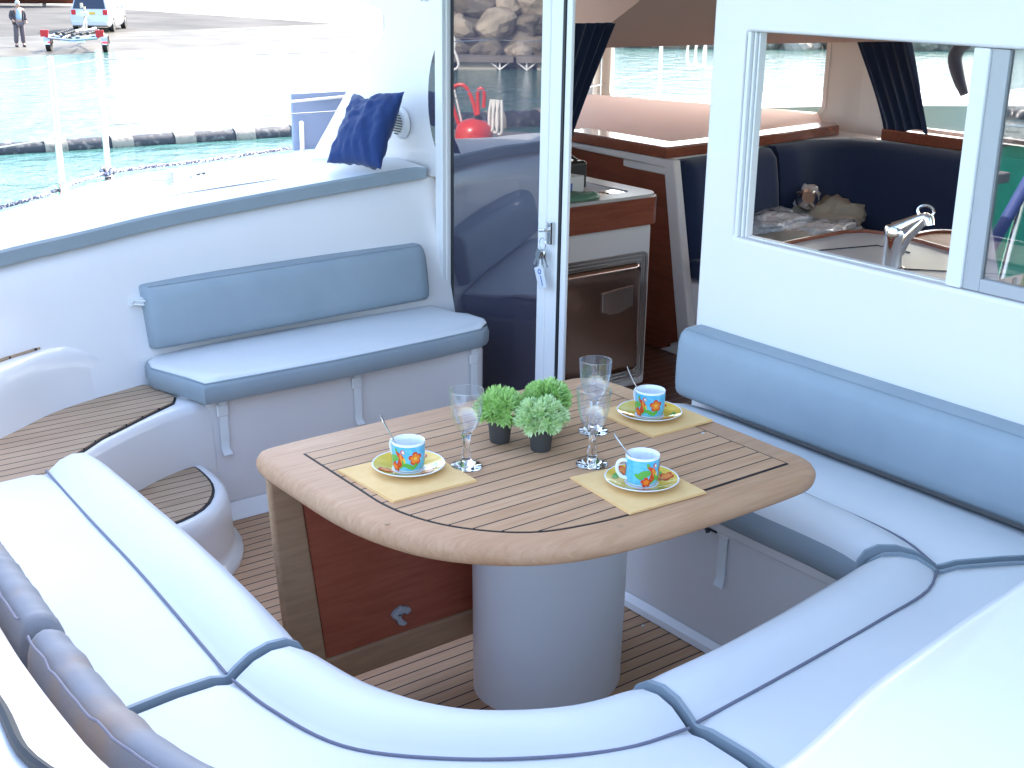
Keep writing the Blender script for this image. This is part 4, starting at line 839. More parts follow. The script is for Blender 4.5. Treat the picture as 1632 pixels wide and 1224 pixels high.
# ================================================================ PILLOW
def pillow():
    t = thing('throw_pillow', 'dark blue square throw pillow leaning against the white wall on the coaming', 'pillow', (-4.06, 2.33, .985))
    n = 26; P00, P10, P01, P11 = Vector((-4.11, 2.275, .985)), Vector((-3.87, 2.36, .985)), Vector((-4.29, 2.50, 1.205)), Vector((-3.93, 2.50, 1.245))
    b = MB(); nr = (P10-P00).cross(P01-P00).normalized()
    for sgn in (1, -1):
        rings = []
        for i in range(n):
            v = i/(n-1); r = []
            for j in range(n):
                u = j/(n-1); pin = .055*(4*u*(1-u))**1.0; uu = u+(0.5-u)*.10*(4*v*(1-v)); vv = v+(.5-v)*.09*(4*u*(1-u))
                if v > .5: vv -= .10*math.exp(-((u-.40)/.14)**2)*(v-.5)*2
                p = P00.lerp(P10, uu).lerp(P01.lerp(P11, uu), vv)
                th = .062*(max(0, 16*u*(1-u)*v*(1-v)))**.42
                w = noise.noise(Vector((u*5+v*2.2, v*3.2-u*2, sgn*3)))*.018*min(1, th/.03)+noise.noise(Vector((u*11+v*5, v*9-u*6, sgn)))*.011*min(1, th/.03)
                p = p+nr*sgn*(th+w)
                r.append(p)
            rings.append(r)
        b.loft(rings, closed=False)
    build(b, 'cover', 'pillow_blue', t, sharp=80, weld=True); return t
pillow()

# ================================================================ KEYS ON THE DOOR
t = thing('key_bunch', 'bunch of keys with a small white tag hanging from the sliding door lock', 'keys', (-3.24, 2.60, .80))
b = MB(); c = Vector((-3.25, 2.604, .80)); b.tube([c+Vector((.016*math.cos(a), 0, .02*math.sin(a))) for a in [k*PI/9 for k in range(18)]], .0014, 6, wrap=True); build(b, 'key_ring', 'steel', t)
for k, a in enumerate((-.5, -.15, .2, .5)):
    M = Matrix.Translation((-3.25, 2.602-.003*k, .783)) @ Matrix.Rotation(a, 4, 'Y')
    b = MB(M); b.prism(rrect(-.011, -.034, .011, -.002, .006, 3), -.001, .001, M=YP); b.prism([(-.004, -.034), (-.004, -.062), (0, -.067), (.005, -.062), (.003, -.055), (.005, -.05), (.003, -.044), (.004, -.034)], -.001, .001, M=YP); build(b, 'key', 'steel', t)
M = Matrix.Translation((-3.258, 2.594, .742)) @ Matrix.Rotation(-.38, 4, 'Y')
b = MB(M); b.prism(rrect(-.030, -.095, .016, -.018, .004, 2), -.0008, .0008, M=YP); tg = build(b, 'key_tag', 'paper', t)
b = MB(M); 
ring_ = [(-.006+.009*math.cos(k*PI/9), -.036+.009*math.sin(k*PI/9)) for k in range(18)]
b.prism(ring_, -.0016, -.0010, M=YP, holes=[[(-.006+.005*math.cos(k*PI/9), -.036+.005*math.sin(k*PI/9)) for k in range(18)]]); b.box((-.0075, -.0016, -.085), (-.0035, -.001, -.050)); build(b, 'tag_logo', 'paper_blue', tg)

# ================================================================ SALOON LOOSE THINGS
def padbox(name, lab, cat, a, bb, m, bev=.03, grp=None, M=None):
    t = thing(name, lab, cat, ((a[0]+bb[0])/2, (a[1]+bb[1])/2, a[2]), group=grp); b = MB(M) if M else MB(); b.box(a, bb); build(b, 'pad', m, t, bevel=bev, seg=4); return t
# navy backrests curving round the saloon seat
def navy(name, lab, pts, z0, z1, th, n=30, lean=.05):
    t = thing(name, lab, 'sofa cushion', (*pts[0], z0), group='navy saloon cushions'); C = curve([(*p, 0) for p in pts], n); rings = []
    for i in range(n):
        tg = (C[min(i+1, n-1)]-C[max(i-1, 0)]).normalized(); N = Vector((tg.y, -tg.x, 0)); e = min(i, n-1-i); s = [.6, .92, 1][min(e, 2)]
        rings.append([tuple(C[i]+N*(a*th*s+lean*(1-h))+Vector((0, 0, z0+(z1-z0)*h))) for a, h in ((0, 0), (.7, 0), (1, .04), (1.05, .3), (1.02, .7), (.9, .93), (.6, 1.0), (0, 1.0))])
    b = MB(); b.loft(rings, cap0=True, cap1=True); build(b, 'pad', 'navy', t, sharp=60)
navy('saloon_back_cushion', 'dark navy backrest cushion beside the wooden partition inside the doorway', [(-4.10, 4.02), (-4.13, 4.4), (-4.16, 4.68)], .34, .862, .11)
navy('saloon_back_cushion', 'long curved navy backrest running round the saloon corner behind the big window', [(-4.165, 4.72), (-4.19, 5.0), (-4.12, 5.22), (-3.9, 5.33), (-3.4, 5.35), (-2.6, 5.36), (-1.65, 5.36)], .34, .868, .11, n=50)
t = thing('saloon_seat_cushion', 'flat navy seat cushion along the saloon sofa', 'sofa cushion', (-3.8, 4.7, .34)); b = MB(); b.prism([(-3.98, 4.02), (-3.86, 4.02), (-3.48, 4.38), (-3.48, 4.8), (-1.7, 4.8), (-1.7, 5.22), (-3.9, 5.22), (-4.04, 5.05)], .342, .43); build(b, 'pad', 'navy', t, bevel=.025, seg=3)
# curtains
def curtain(lab, M, wt, wb, x0t, x0b, h, folds, cut=0):
    t = thing('curtain', lab, 'curtain', M.translation, group='navy saloon curtains'); n = 60; rings = []
    for i in range(14):
        v = i/13; w = wb+(wt-wb)*v**1.2; x0 = x0b+(x0t-x0b)*v**1.1
        rings.append([M @ Vector((x0+w*k/n, .012*math.sin(folds*2*PI*k/n+v*.8)+.004*math.sin(5*v+k), h*v-(.02*math.sin(k/n*PI*2) if i == 0 else 0))) for k in range(n+1)])
    back = [[p+(M.to_3x3() @ Vector((0, .003, 0))) for p in r] for r in rings]
    b = MB(); b.loft(rings, closed=False); b.loft(back, closed=False); b.loft([rings[0], back[0]], closed=False); b.loft([rings[-1], back[-1]], closed=False); b.loft([[r[0] for r in rings], [r[0] for r in back]], closed=False); b.loft([[r[-1] for r in rings], [r[-1] for r in back]], closed=False)
    build(b, 'cloth', 'navy', t, sharp=70, weld=True)
curtain('dark navy curtain gathered at the side window just inside the doorway', Matrix.Translation((-3.975, 3.12, .98)) @ Matrix.Rotation(PI/2, 4, 'Z'), .425, .19, .0, .0, .485, 8)
curtain('dark navy curtain hanging slanted between the two front saloon windows', Matrix.Translation((-3.98, 5.35, .925)) @ Matrix.Rotation(0, 4, 'Z'), .33, .26, -.235, .0, .44, 5)
# things on the galley counter
t = thing('catalogue_box', 'pale cardboard box with a small blue mark on the galley counter', 'box', (-3.86, 3.20, .804))
b = MB(Matrix.Translation((-3.87, 3.14, .806)) @ Matrix.Rotation(.2, 4, 'Z')); b.box((-.06, -.13, 0), (.06, .13, .085)); build(b, 'carton', 'paper', t, bevel=.003)
b = MB(Matrix.Translation((-3.87, 3.14, .806)) @ Matrix.Rotation(.2, 4, 'Z')); b.box((.0605, .03, .028), (.0612, .055, .062)); build(b, 'blue_mark', 'paper_blue', t)
t = thing('dark_toolbox', 'black camera bag behind the box on the galley counter', 'bag', (-4.02, 3.30, .804)); b = MB(); b.box((-4.07, 3.18, .804), (-3.98, 3.42, .92)); build(b, 'body', 'black_plastic', t, bevel=.015)
b = MB(); b.tube(curve([(-4.02, 3.2, .92), (-4.02, 3.24, .945), (-4.02, 3.34, .945), (-4.02, 3.39, .92)], 12), .007, 8); build(b, 'handle', 'black_plastic', t)
t = thing('plastic_bag', 'crumpled green plastic bag lying at the edge of the galley counter', 'bag', (-3.79, 3.16, .804)); b = MB(); b.ell((-3.775, 3.18, .820), (.05, .13, .022), 24, 12)
b.v = [v+Vector((noise.noise(v*30), noise.noise(v*30+Vector((5, 0, 0))), noise.noise(v*30+Vector((0, 9, 0)))))*.012 for v in b.v]; build(b, 'film', 'green_bag', t)
t = thing('magazine', 'open white magazine lying on the galley counter beside the chrome rail', 'magazine', (-3.95, 3.4, .804)); b = MB(); b.prism([(-4.12, 3.30), (-3.90, 3.28), (-3.88, 3.47), (-4.10, 3.49)], .8045, .812); build(b, 'pages', 'paper', t)
# clutter on the saloon seat
def crumple(name, lab, cat, c, r, m, amp=.35, seed=0, sub=4):
    bm = bmesh.new(); bmesh.ops.create_icosphere(bm, subdivisions=sub, radius=1); me = bpy.data.meshes.new(name)
    for v in bm.verts:
        n = noise.noise(v.co*2.2+Vector((seed, 0, 0)))+.5*noise.noise(v.co*5+Vector((seed, 4, 0))); v.co *= 1+amp*n; v.co = Vector((v.co.x*r[0], v.co.y*r[1], max(v.co.z, -.6)*r[2]))
    for f in bm.faces: f.smooth = True
    bm.to_mesh(me); bm.free(); me.materials.append(MAT[m]); o = bpy.data.objects.new(name, me); COL.objects.link(o); o.location = c; return tag(o, lab, cat)
crumple('folded_blanket', 'beige folded blanket heaped at the right of the saloon seat', 'blanket', (-3.98, 4.98, .50), (.12, .26, .10), 'blanket', .5, 3)
crumple('folded_blanket', 'beige blanket heaped at the near left end of the saloon seat', 'blanket', (-3.78, 4.42, .47), (.20, .30, .07), 'blanket', .5, 8)
crumple('wrapped_cushion', 'clear plastic wrapped pack lying on the near blanket', 'package', (-3.93, 4.52, .55), (.15, .24, .055), 'plastic_film', .35, 5)
crumple('wrapped_cushion', 'long clear plastic wrapped roll beside the round light on the saloon seat', 'package', (-3.75, 4.68, .52), (.09, .22, .05), 'plastic_film', .35, 12)
t = thing('spot_lamp', 'round silver lamp still in its plastic bag on the saloon seat', 'lamp', (-3.95, 4.80, .56)); b = MB(Matrix.Translation((-3.97, 4.80, .625)) @ Matrix.Rotation(R(62), 4, (.63, .77, 0))); b.lathe([(.0001, .04), (.03, .04), (.052, .02), (.055, 0), (.03, -.05), (.0001, -.06)], 28); build(b, 'reflector', 'steel', t)
crumple('plastic_wrap', 'loose clear plastic wrap behind the round silver lamp', 'plastic wrap', (-4.02, 4.86, .62), (.05, .06, .06), 'plastic_film', .6, 6, 3)
# saloon table
t = thing('saloon_table', 'pale varnished saloon table top catching the sun behind the sink counter', 'table', (-2.5, 4.1, 0))
b = MB(); b.prism(rrect(-2.95, 3.75, -1.6, 4.45, .12), .66, .69); build(b, 'tabletop', 'teak_frame', t, bevel=.006)
b = MB(); b.prism(rrect(-2.97, 3.73, -1.58, 4.47, .13), .655, .70, holes=[rrect(-2.951, 3.749, -1.599, 4.451, .121)]); build(b, 'edge_trim', 'mahogany', t)
b = MB(); b.lathe([(.18, 0), (.16, .02), (.05, .04), (.05, .655)], 24, (-2.3, 4.1, 0)); build(b, 'pedestal', 'steel', t)

# ================================================================ DECK GEAR OUTSIDE
def stanchion(x, y, z0, z1, lab, base=True):
    t = thing('stanchion', lab, 'stanchion', (x, y, z0), group='steel lifeline stanchions')
    b = MB(); b.tube([(x, y, z0), (x, y, z1)], .0115, 10); b.ell((x, y, z1), (.013, .013, .01), 10, 6); build(b, 'post', 'steel_satin', t)
    b = MB(); b.lathe([(.028, 0), (.028, .008), (.016, .02), (.015, .06), (.0116, .062)], 16, (x, y, z0)); build(b, 'socket', 'steel', t)
stanchion(-4.98, 1.775, .84, 1.34, 'right-hand of the two shining steel stanchions on the left side deck, by the rope knot')
stanchion(-4.70, 1.50, .84, 1.34, 'left-hand of the two shining steel stanchions on the left side deck')
stanchion(-5.95, 5.68, .84, 1.31, 'steel stanchion seen through the saloon window')
t = thing('deck_rope', 'dark and white braided rope led along the edge of the side deck', 'rope', (-4.98, 1.775, .86))
b = MB(); b.tube(curve([(-4.40, 1.05, .862), (-4.60, 1.36, .868), (-4.98, 1.775, .874), (-5.10, 2.2, .87), (-5.28, 2.75, .866), (-5.4, 3.4, .87)], 50), .0075, 8); build(b, 'line', 'rope_dark', t)
b = MB(); b.tube([(-4.98+.025*math.cos(a), 1.775+.025*math.sin(a), .878+.01*math.sin(2*a)) for a in [k*PI/8 for k in range(16)]], .009, 8, wrap=True); build(b, 'knot', 'rope_dark', t)
for (nm, lab, pts) in (('lifeline', 'thin upper steel wire of the lifeline along the side deck', [(-4.2, .6, 1.31), (-4.70, 1.50, 1.31), (-4.98, 1.775, 1.31), (-5.1, 3.55, 1.30), (-5.95, 5.68, 1.30)]), ('lifeline', 'thin lower steel wire of the lifeline along the side deck', [(-4.2, .6, 1.06), (-4.70, 1.50, 1.06), (-4.98, 1.775, 1.06), (-5.1, 3.45, 1.04), (-5.15, 3.86, 1.01), (-5.95, 5.68, 1.05)])):
    tag(build(MB().tube(pts, .0025, 6), nm, 'steel'), lab, 'wire', 'lifeline wires')
t = thing('deck_fairlead', 'small white line guide standing on the side deck', 'fairlead', (-4.42, 1.80, .90)); b = MB(); b.lathe([(.03, 0), (.026, .012), (.012, .035), (.016, .05), (.022, .06), (.0001, .068)], 20, (-4.42, 1.80, .892)); build(b, 'body', 'alu_white', t)
t = thing('deck_cleat', 'small steel cleat on the side deck right of the white line guide', 'cleat', (-4.45, 1.93, .9)); b = MB(); b.tube([(-4.42, 1.88, .925), (-4.44, 1.90, .93), (-4.47, 1.96, .93), (-4.48, 1.98, .925)], .007, 8); b.lathe([(.012, 0), (.01, .03)], 10, (-4.45, 1.92, .895)); b.lathe([(.012, 0), (.01, .03)], 10, (-4.46, 1.95, .895)); build(b, 'horn', 'steel', t)
tag(build(MB().tube(curve([(-4.4, 1.79, .925), (-4.45, 1.55, .925), (-4.47, 1.45, .90), (-4.50, 1.32, .872)], 20), .003, 6), 'control_line', 'rope_white'), 'thin pale control line running from the white line guide', 'rope')
# panel beyond the fin with its bracket; the blue of shade is painted in
t = thing('shaded_panel', 'flat panel painted shade-blue on the deck behind the slanted brace', 'panel', (-5.2, 2.85, .86)); b = MB(); b.box((-5.215, 2.712, .865), (-5.20, 3.4, 1.118)); build(b, 'cloth', 'panel_shade_blue', t, bevel=.003)
b = MB(); b.tube([(-5.17, 2.74, .86), (-5.17, 2.74, .99)], .011, 10); b.ell((-5.17, 2.74, .99), (.012, .012, .012)); build(b, 'bracket', 'alu_white', t)
b = MB(); b.tube([(-5.19, 2.705, 1.085), (-5.19, 3.2, 1.10)], .006, 8); build(b, 'cross_line', 'rope_white', t)
# coil of rope hanging from the lifeline outside the saloon window
def coil(lab, M, loops, L, w):
    t = thing('rope_coil', lab, 'rope', M.translation, group='white rope coils on the lifelines'); b = MB(M)
    for k in range(loops):
        o = (k-loops/2)*w*.5; ww = w*(.6+.4*((k*7) % 3)/3); l = L*(.85+.15*((k*5) % 4)/4)
        b.tube(curve([(o, .006*k, 0), (o-ww*.35, .004*k, -l*.5), (o-ww*.2, 0, -l), (o+ww*.25, .01, -l), (o+ww*.4, .01*k, -l*.5), (o+.01, .004, 0)], 34), .0075, 8)
    build(b, 'rope', 'rope_white', t)
coil('coil of white rope hanging outside the saloon side window', Matrix.Translation((-5.90, 6.02, 1.29)) @ Matrix.Rotation(1.0, 4, 'Z'), 3, .24, .12)
# red object beside the right front window
t = thing('fender_hook', 'dark curved padded hose hanging outside the front window', 'hose', (-3.65, 5.75, 1.1)); b = MB(); b.tube(curve([(-3.80, 5.85, 1.36), (-3.90, 5.85, 1.34), (-3.96, 5.85, 1.27), (-3.93, 5.85, 1.17), (-3.88, 5.85, 1.08)], 24), [.022+.014*math.sin(PI*k/23) for k in range(24)], 12); build(b, 'hose', 'hose_dark', t)

# ================================================================ DOCK FINGER ASTERN-LEFT (mirrored in the door glass)
t = thing('stern_platform', 'grey slatted platform behind the left cockpit wall, outside the view', 'platform', (-4.4, -.1, .4)); b = MB(); b.box((-5.0, -1.2, .56), (-3.95, .26, .62)); build(b, 'deck', 'wood_grey', t, bevel=.01)
for x, y in ((-4.9, -1.1), (-4.05, -1.1), (-4.9, .2)): build(MB().tube([(x, y, -2.2), (x, y, .56)], .05, 12), 'post', 'wood_grey', t)
t = thing('red_canister', 'glossy red canister with tall tube handles, mirrored in the dark door glass', 'canister', (-4.39, .15, .62))
b = MB(); b.lathe([(.0001, 0), (.095, 0), (.106, .012), (.106, .16), (.098, .195), (.07, .222), (.03, .236), (.0001, .238)], 36, (-4.39, .15, .62)); build(b, 'drum', 'red_paint', t)
b = MB(); b.tube(curve([(-4.365, .15, .855), (-4.377, .15, .88), (-4.40, .15, .96), (-4.44, .15, 1.03), (-4.475, .15, 1.04), (-4.525, .15, 1.005), (-4.52, .15, .95), (-4.47, .15, .80)], 34), .011, 10); build(b, 'handle', 'red_paint', t)
b = MB(); b.tube(curve([(-4.363, .15, .86), (-4.367, .15, 1.0), (-4.355, .15, 1.025), (-4.335, .15, 1.01), (-4.334, .15, .92)], 24), .011, 10); build(b, 'handle', 'red_paint', t)
b = MB(); b.lathe([(.022, 0), (.022, .022), (.01, .03)], 14, (-4.363, .15, .85)); build(b, 'cap', 'black_plastic', t)
coil('white rope coil right of the red canister, mirrored in the door glass', Matrix.Translation((-4.255, .15, .965)), 3, .2, .05)
t = thing('rope_coil', 'white figure-of-eight rope mirrored at the left edge of the door glass', 'rope', (-4.5, .15, 1.2), group='white rope coils on the lifelines')
b = MB(); b.tube(curve([(-4.53, .15, 1.31), (-4.505, .15, 1.29), (-4.50, .15, 1.25), (-4.52, .15, 1.20), (-4.525, .15, 1.15), (-4.505, .15, 1.12), (-4.48, .15, 1.14), (-4.49, .15, 1.19), (-4.515, .15, 1.25), (-4.525, .15, 1.30)], 40), .007, 8); b.tube([(-4.53, .15, 1.12), (-4.42, .13, .64)], .006, 8); build(b, 'rope', 'rope_white', t)
for z, l in ((1.29, 'upper'), (.965, 'lower')): tag(build(MB().tube([(-4.75, .26, z+.03), (-4.5, .15, z), (-4.1, .12, z-.01), (-3.4, -.6, z)], .0025, 6), 'guard_wire', 'steel'), l+' thin guard wire by the stern, mirrored in the door glass', 'wire')
# green workboat and blue-sleeved rail that the sliding window pane mirrors
t = thing('workboat', 'green moored workboat with cream fittings mirrored in the right-hand window pane', 'boat', (-8.5, -8, -1.75))
hull = curve([(-8.0, -4.6, 0), (-7.7, -6.5, 0), (-7.8, -9, 0), (-8.0, -11, 0)], 16); inn_ = [(p.x-2.6, p.y) for p in hull]
b = MB(); b.loft([[(p.x-.3, p.y, -2.0) for p in hull], [(p.x, p.y, -.25) for p in hull], [(p.x+.04, p.y, -.05) for p in hull], [(p.x-.12, p.y, -.05) for p in hull], [(p.x-.2, p.y, -.4) for p in hull], [(x+.2, y, -.4) for x, y in inn_], [(x, y, -.05) for x, y in inn_], [(x+.3, y, -2.0) for x, y in inn_]], closed=False, cap0=False)
b.prism([(-10.6, -4.6), (-8.0, -4.6), (-8.3, -4.5), (-10.3, -4.5)], -2, -.05); build(b, 'hull', 'boat_green', t, sharp=50)
b = MB(); b.box((-9.8, -7.6, -.4), (-8.5, -6.2, .35)); build(b, 'engine_box', 'concrete_pale', t, bevel=.05)
b = MB()
for y in (-6, -7.3, -8.6, -10): b.tube([(-7.85, y, -.05), (-7.85, y, .45)], .02, 8)
b.tube([(-7.85, -5.5, .45), (-7.85, -10.5, .45)], .02, 8); build(b, 'rail', 'alu_white', t)
crumple('fishing_net', 'dark bundle of netting on the rail of the green workboat', 'net', (-7.75, -7.35, .1), (.3, .35, .3), 'black_plastic', .5, 21)
t = thing('davit_arm', 'blue-sleeved slanting arm mirrored in the right-hand window pane in front of the green boat', 'davit', (-4.2, -1.45, .05))
b = MB(); b.tube([(-4.2, -2.25, 1.02), (-4.2, -1.45, .05)], .038, 14); build(b, 'sleeve', 'sleeve_blue', t); b = MB(); b.tube([(-4.2, -1.45, .07), (-4.2, -1.42, -2.2)], .03, 12); b.tube([(-4.23, -1.85, .50), (-4.23, -1.70, -.15), (-4.22, -1.45, -.4)], .02, 10); build(b, 'post', 'steel', t)

# ================================================================ CAR, TRAILER, MAN ON THE SLIPWAY
cg = -1.645
def car():
    t = thing('estate_car', 'silver-white people carrier parked tail-first above the water on the slipway', 'car', (-59.6, 21.0, cg), rz=R(148.6)-PI)
    # local: rear at x=0 facing +x... body extends towards -x (away from the camera)
    st = [(-4.55, .55, .30, .62, .62), (-4.45, .75, .24, .72, .70), (-3.9, .86, .22, .92, .80), (-3.45, .88, .22, 1.0, .82), (-2.7, .89, .22, 1.62, .66), (-1.6, .89, .22, 1.72, .66), (-.7, .89, .22, 1.70, .66), (-.3, .88, .24, 1.64, .64), (-.08, .87, .28, 1.10, .80), (0, .84, .34, .98, .80)]
    rings = []
    for x, w, z0, zt, wt in st:
        belt = min(.98, zt-.02); rings.append([(x, -w*.9, z0), (x, -w, z0+.15), (x, -w, belt*.8), (x, -w*.97, belt), (x, -wt, zt-.06), (x, -wt*.85, zt), (x, wt*.85, zt), (x, wt, zt-.06), (x, w*.97, belt), (x, w, belt*.8), (x, w, z0+.15), (x, w*.9, z0)])
    b = MB(); b.loft(rings, cap0=True, cap1=True); body = build(b, 'body', 'car_paint', t, local=True, sharp=45)
    b = MB(); b.box((-.02, -.80, .30), (.09, .80, .52)); build(b, 'bumper', 'car_paint', t, local=True, bevel=.05)
    b = MB(); b.loft([[(-.045, -.72, 1.05), (-.045, .72, 1.05)], [(-.26, -.60, 1.56), (-.26, .60, 1.56)]], closed=False); b.v = [v+Vector((.035, 0, .0)) for v in b.v]; build(b, 'rear_window', 'car_glass', t, local=True)
    for s in (-1, 1):
        b = MB()
        for x0, x1 in ((-.55, -1.25), (-1.32, -2.1), (-2.18, -2.9)): b.loft([[(x0, s*.875, 1.02), (x1, s*.875, 1.02)], [(x0+(-.12 if x0 > -.6 else 0), s*.70, 1.58), (x1+(.25 if x1 < -2.8 else 0), s*.70, 1.56)]], closed=False)
        build(b, 'side_window', 'car_glass', t, local=True)
        b = MB(); b.box((-.1, s*.70-.1, .78), (.02, s*.70+.1, 1.0)); build(b, 'tail_light', 'tail_light', t, local=True, bevel=.02)
        b = MB(); b.box((-2.75, s*.9, .98), (-2.6, s*1.05, 1.12)); build(b, 'mirror', 'car_paint', t, local=True, bevel=.03)
        b = MB(); b.tube([(-2.6, s*.6, 1.74), (-.6, s*.6, 1.74)], .02, 6); build(b, 'roof_rail', 'steel', t, local=True)
        for x in (-.85, -3.7):
            b = MB(Matrix.Translation((x, s*.80, .32)) @ Matrix.Rotation(PI/2, 4, 'X')); b.lathe([(.12, -.1), (.3, -.11), (.32, -.09), (.32, .09), (.3, .11), (.12, .1)], 22); wh = build(b, 'wheel', 'tyre', t, local=True)
            b = MB(Matrix.Translation((x, s*.80, .32)) @ Matrix.Rotation(PI/2, 4, 'X')); b.lathe([(.001, -.115), (.19, -.113), (.2, -.1)], 18); b.lathe([(.001, .115), (.19, .113), (.2, .1)], 18); build(b, 'rim', 'steel', wh, local=True)
    b = MB(); b.box((.005, -.26, .80), (.02, .26, .90)); build(b, 'number_plate', 'plate', t, local=True)
car()
def trailer():
    t = thing('boat_trailer', 'empty galvanised boat trailer with black rollers standing at the water edge', 'trailer', (-48.4, 16.35, -1.75), rz=R(152)-PI)
    b = MB(); 
    for s in (-1, 1): b.tube([(0, s*.85, .55), (-1.8, s*.85, .60), (-4.2, s*.12, .65)], .055, 8); b.tube([(-.15, s*.4, .52), (-3.0, s*.3, .62)], .04, 8)
    for x in (0, -1.0, -2.0): b.tube([(x, -.88, .55), (x, 0, .46), (x, .88, .55)], .045, 8)
    b.tube([(-3, 0, .62), (-5.6, 0, .62)], .06, 8); build(b, 'frame', 'steel', t, local=True)
    b = MB()
    for x in (-.05, -.35, -.75, -1.1, -1.5, -1.9, -2.3):
        for y in (-.55, -.3, 0, .3, .55): b.ell((x, y, .66+.10*abs(y)), (.06, .09, .06), 8, 5)
    build(b, 'roller_bed', 'black_plastic', t, local=True)
    b = MB(); b.tube([(-3.3, 0, .62), (-3.3, 0, 1.55)], .05, 8); b.tube([(-3.3, 0, 1.2), (-2.5, 0, .7)], .03, 8); b.box((-3.35, -.15, 1.2), (-3.1, .15, 1.35)); b.tube([(-3.3, -.1, 1.5), (-3.3, -.1, 1.68)], .06, 8); build(b, 'winch_post', 'steel', t, local=True)
    for s in (-1, 1):
        b = MB(Matrix.Translation((-.9, s*1.02, .28)) @ Matrix.Rotation(PI/2, 4, 'X')); b.lathe([(.1, -.08), (.26, -.09), (.28, -.07), (.28, .07), (.26, .09), (.1, .08), (.1, -.08)], 20); wh = build(b, 'wheel', 'tyre', t, local=True)
        b = MB(); c = [(-.9+.34*math.cos(a), .28+.34*math.sin(a)) for a in [k*PI/8 for k in range(9)]]; b.loft([[(x, s*.92, z) for x, z in c], [(x, s*1.14, z) for x, z in c]], closed=False); b.v += []; build(b, 'mudguard', 'steel', t, local=True)
        b = MB(); b.box((-.02, s*.98-.14, .60), (.05, s*.98+.14, .84)); b.tube([(0, s*.85, .55), (0, s*.98, .62)], .03, 6); build(b, 'light_board', 'tail_light', t, local=True)
    b = MB(); b.box((.01, -.45, .40), (.03, .45, .52)); build(b, 'tail_board', 'alu_white', t, local=True)
trailer()
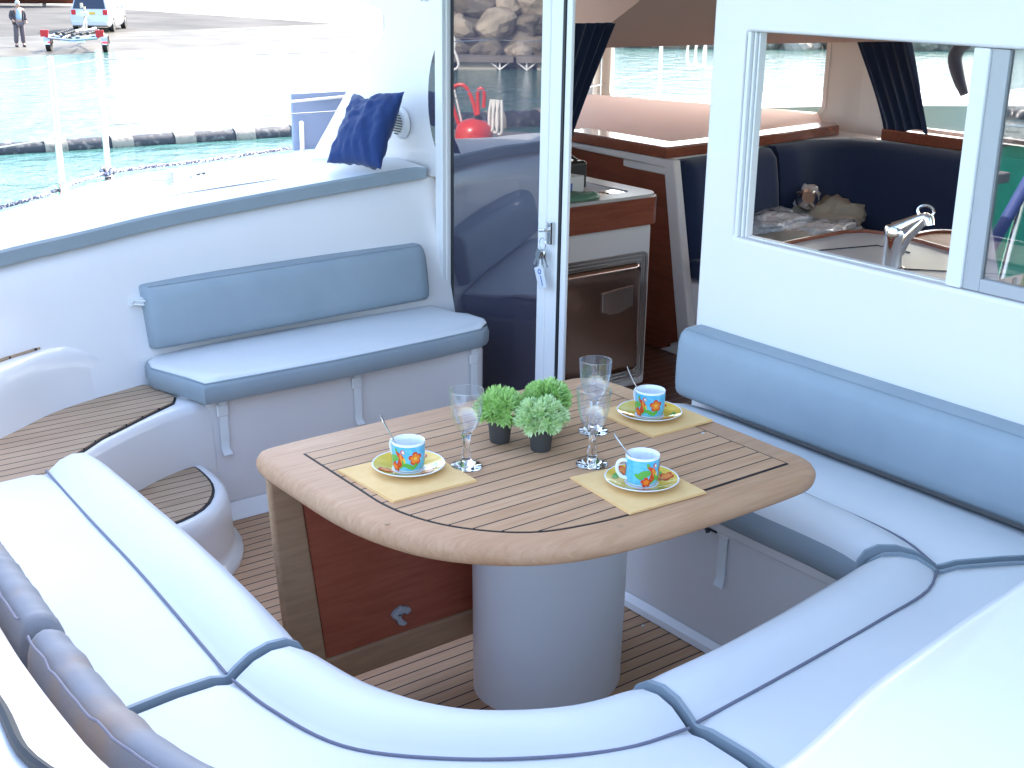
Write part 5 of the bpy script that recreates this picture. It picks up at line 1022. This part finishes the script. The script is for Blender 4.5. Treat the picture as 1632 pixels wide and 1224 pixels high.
def person():
    t = thing('person', 'elderly man in dark jacket, pale blue shirt and grey trousers at the water edge', 'person', (-51.9, 15.5, -1.69), rz=math.atan2(-15.5, 51.9)+.35)
    # local: +x faces the camera, +y is his left
    def skin(name, verts, edges, radii, m, parent, root=0, sub=2):
        me = bpy.data.meshes.new(name); me.from_pydata(verts, edges, []); o = bpy.data.objects.new(name, me); COL.objects.link(o); o.parent = parent; me.materials.append(MAT[m])
        md = o.modifiers.new('skin', 'SKIN'); md.use_smooth_shade = True
        for v, r in zip(me.skin_vertices[0].data, radii): v.radius = (r if isinstance(r, tuple) else (r, r)); v.use_root = False
        me.skin_vertices[0].data[root].use_root = True
        s = o.modifiers.new('subdivision', 'SUBSURF'); s.levels = sub; s.render_levels = sub; return o
    V = [(0, 0, .92), (.0, 0, 1.12), (.02, 0, 1.36), (.06, 0, 1.47), (.10, 0, 1.55), (.13, 0, 1.64),
         (0, .10, .88), (.03, .11, .48), (0, .12, .08), (.14, .13, .04), (0, -.10, .88), (.0, -.13, .48), (-.04, -.15, .08), (.10, -.17, .04),
         (.02, .20, 1.38), (-.02, .27, 1.12), (.10, .26, .92), (.13, .25, .85), (.02, -.20, 1.38), (-.03, -.27, 1.12), (.12, -.24, .98), (.18, -.20, .94)]
    E_ = [(0, 1), (1, 2), (2, 3), (3, 4), (4, 5), (0, 6), (6, 7), (7, 8), (8, 9), (0, 10), (10, 11), (11, 12), (12, 13), (2, 14), (14, 15), (15, 16), (16, 17), (2, 18), (18, 19), (19, 20), (20, 21)]
    Rr = [(.14, .12), (.15, .12), (.15, .12), .05, .085, .075, .09, .065, .045, .04, .09, .065, .045, .04, .065, .05, .038, .035, .065, .05, .038, .035]
    skin('body', V, E_, Rr, 'skin', t)
    skin('trousers', [V[0], (0, .105, .86), (.03, .11, .48), (0, .12, .12), (0, -.105, .86), (0, -.13, .48), (-.04, -.15, .12)], [(0, 1), (1, 2), (2, 3), (0, 4), (4, 5), (5, 6)], [(.165, .14), .11, .095, .085, .11, .095, .085], 'cloth_trousers', t)
    skin('shirt', [(.03, 0, .95), (.045, 0, 1.15), (.05, 0, 1.38), (.06, 0, 1.44)], [(0, 1), (1, 2), (2, 3)], [(.15, .125), (.15, .13), (.13, .12), (.07, .07)], 'cloth_shirt', t)
    b = MB(); rings = []
    for z, w, d in ((.84, .235, .17), (1.0, .225, .17), (1.2, .225, .17), (1.36, .235, .15), (1.44, .16, .11), (1.48, .09, .08)):
        rings.append([(d*math.cos(a)+.0, w*math.sin(a), z) for a in [R(42)+R(276)*k/20 for k in range(21)]])
    b.loft(rings, closed=False); jk = build(b, 'jacket', 'cloth_dark', t, local=True); md = jk.modifiers.new('thickness', 'SOLIDIFY'); md.thickness = .02
    skin('sleeve', [(.02, .2, 1.38), (-.02, .28, 1.12), (.09, .27, .96)], [(0, 1), (1, 2)], [.085, .075, .06], 'cloth_dark', t); skin('sleeve', [(.02, -.2, 1.38), (-.03, -.28, 1.12), (.10, -.25, 1.0)], [(0, 1), (1, 2)], [.085, .075, .06], 'cloth_dark', t)
    b = MB(); b.ell((.075, 0, 1.635), (.105, .088, .10), 16, 10); build(b, 'hair', 'hair_grey', t, local=True)
    for y, x in ((.12, .06), (-.16, .02)): b = MB(); b.ell((x, y, .035), (.14, .055, .05), 14, 8); build(b, 'shoe', 'cloth_dark', t, local=True)
person()
# white hull on the hard, top left
t = thing('beached_boat', 'white boat hull with a dark red keel standing on the quay at the top left', 'boat', (-88, 27, -1.5))
b = MB(); D = Vector((-.45, -.89, 0)); 
for mi, (z0, z1, w0, w1) in ((0, (.75, 2.6, .85, 1.6)), (1, (.2, .75, .2, .85))):
    rings = []
    for i in range(13):
        w = i/12; ln = (w-.5)*9; tp = math.sqrt(max(.02, 1-abs(2*w-1)**2.4)); c = Vector((-88, 26, 0))+D*ln; N = Vector((-D.y, D.x, 0))
        rings.append([tuple(c+N*w1*tp+Vector((0, 0, -1.5+z1))), tuple(c+N*w0*tp+Vector((0, 0, -1.5+z0))), tuple(c-N*w0*tp+Vector((0, 0, -1.5+z0))), tuple(c-N*w1*tp+Vector((0, 0, -1.5+z1)))])
    if mi == 0: b.loft(rings, cap0=True, cap1=True); build(b, 'hull', 'hull_white', t, sharp=50); b = MB()
    else: b.loft(rings, cap0=True, cap1=True); build(b, 'keel', 'mahogany', t, sharp=50)
b = MB()
for s in (-2, 2): c = Vector((-88, 26, -1.5))+D*s; b.tube([c, c+Vector((0, 0, .8))], .12, 8)
build(b, 'cradle', 'wood_grey', t)
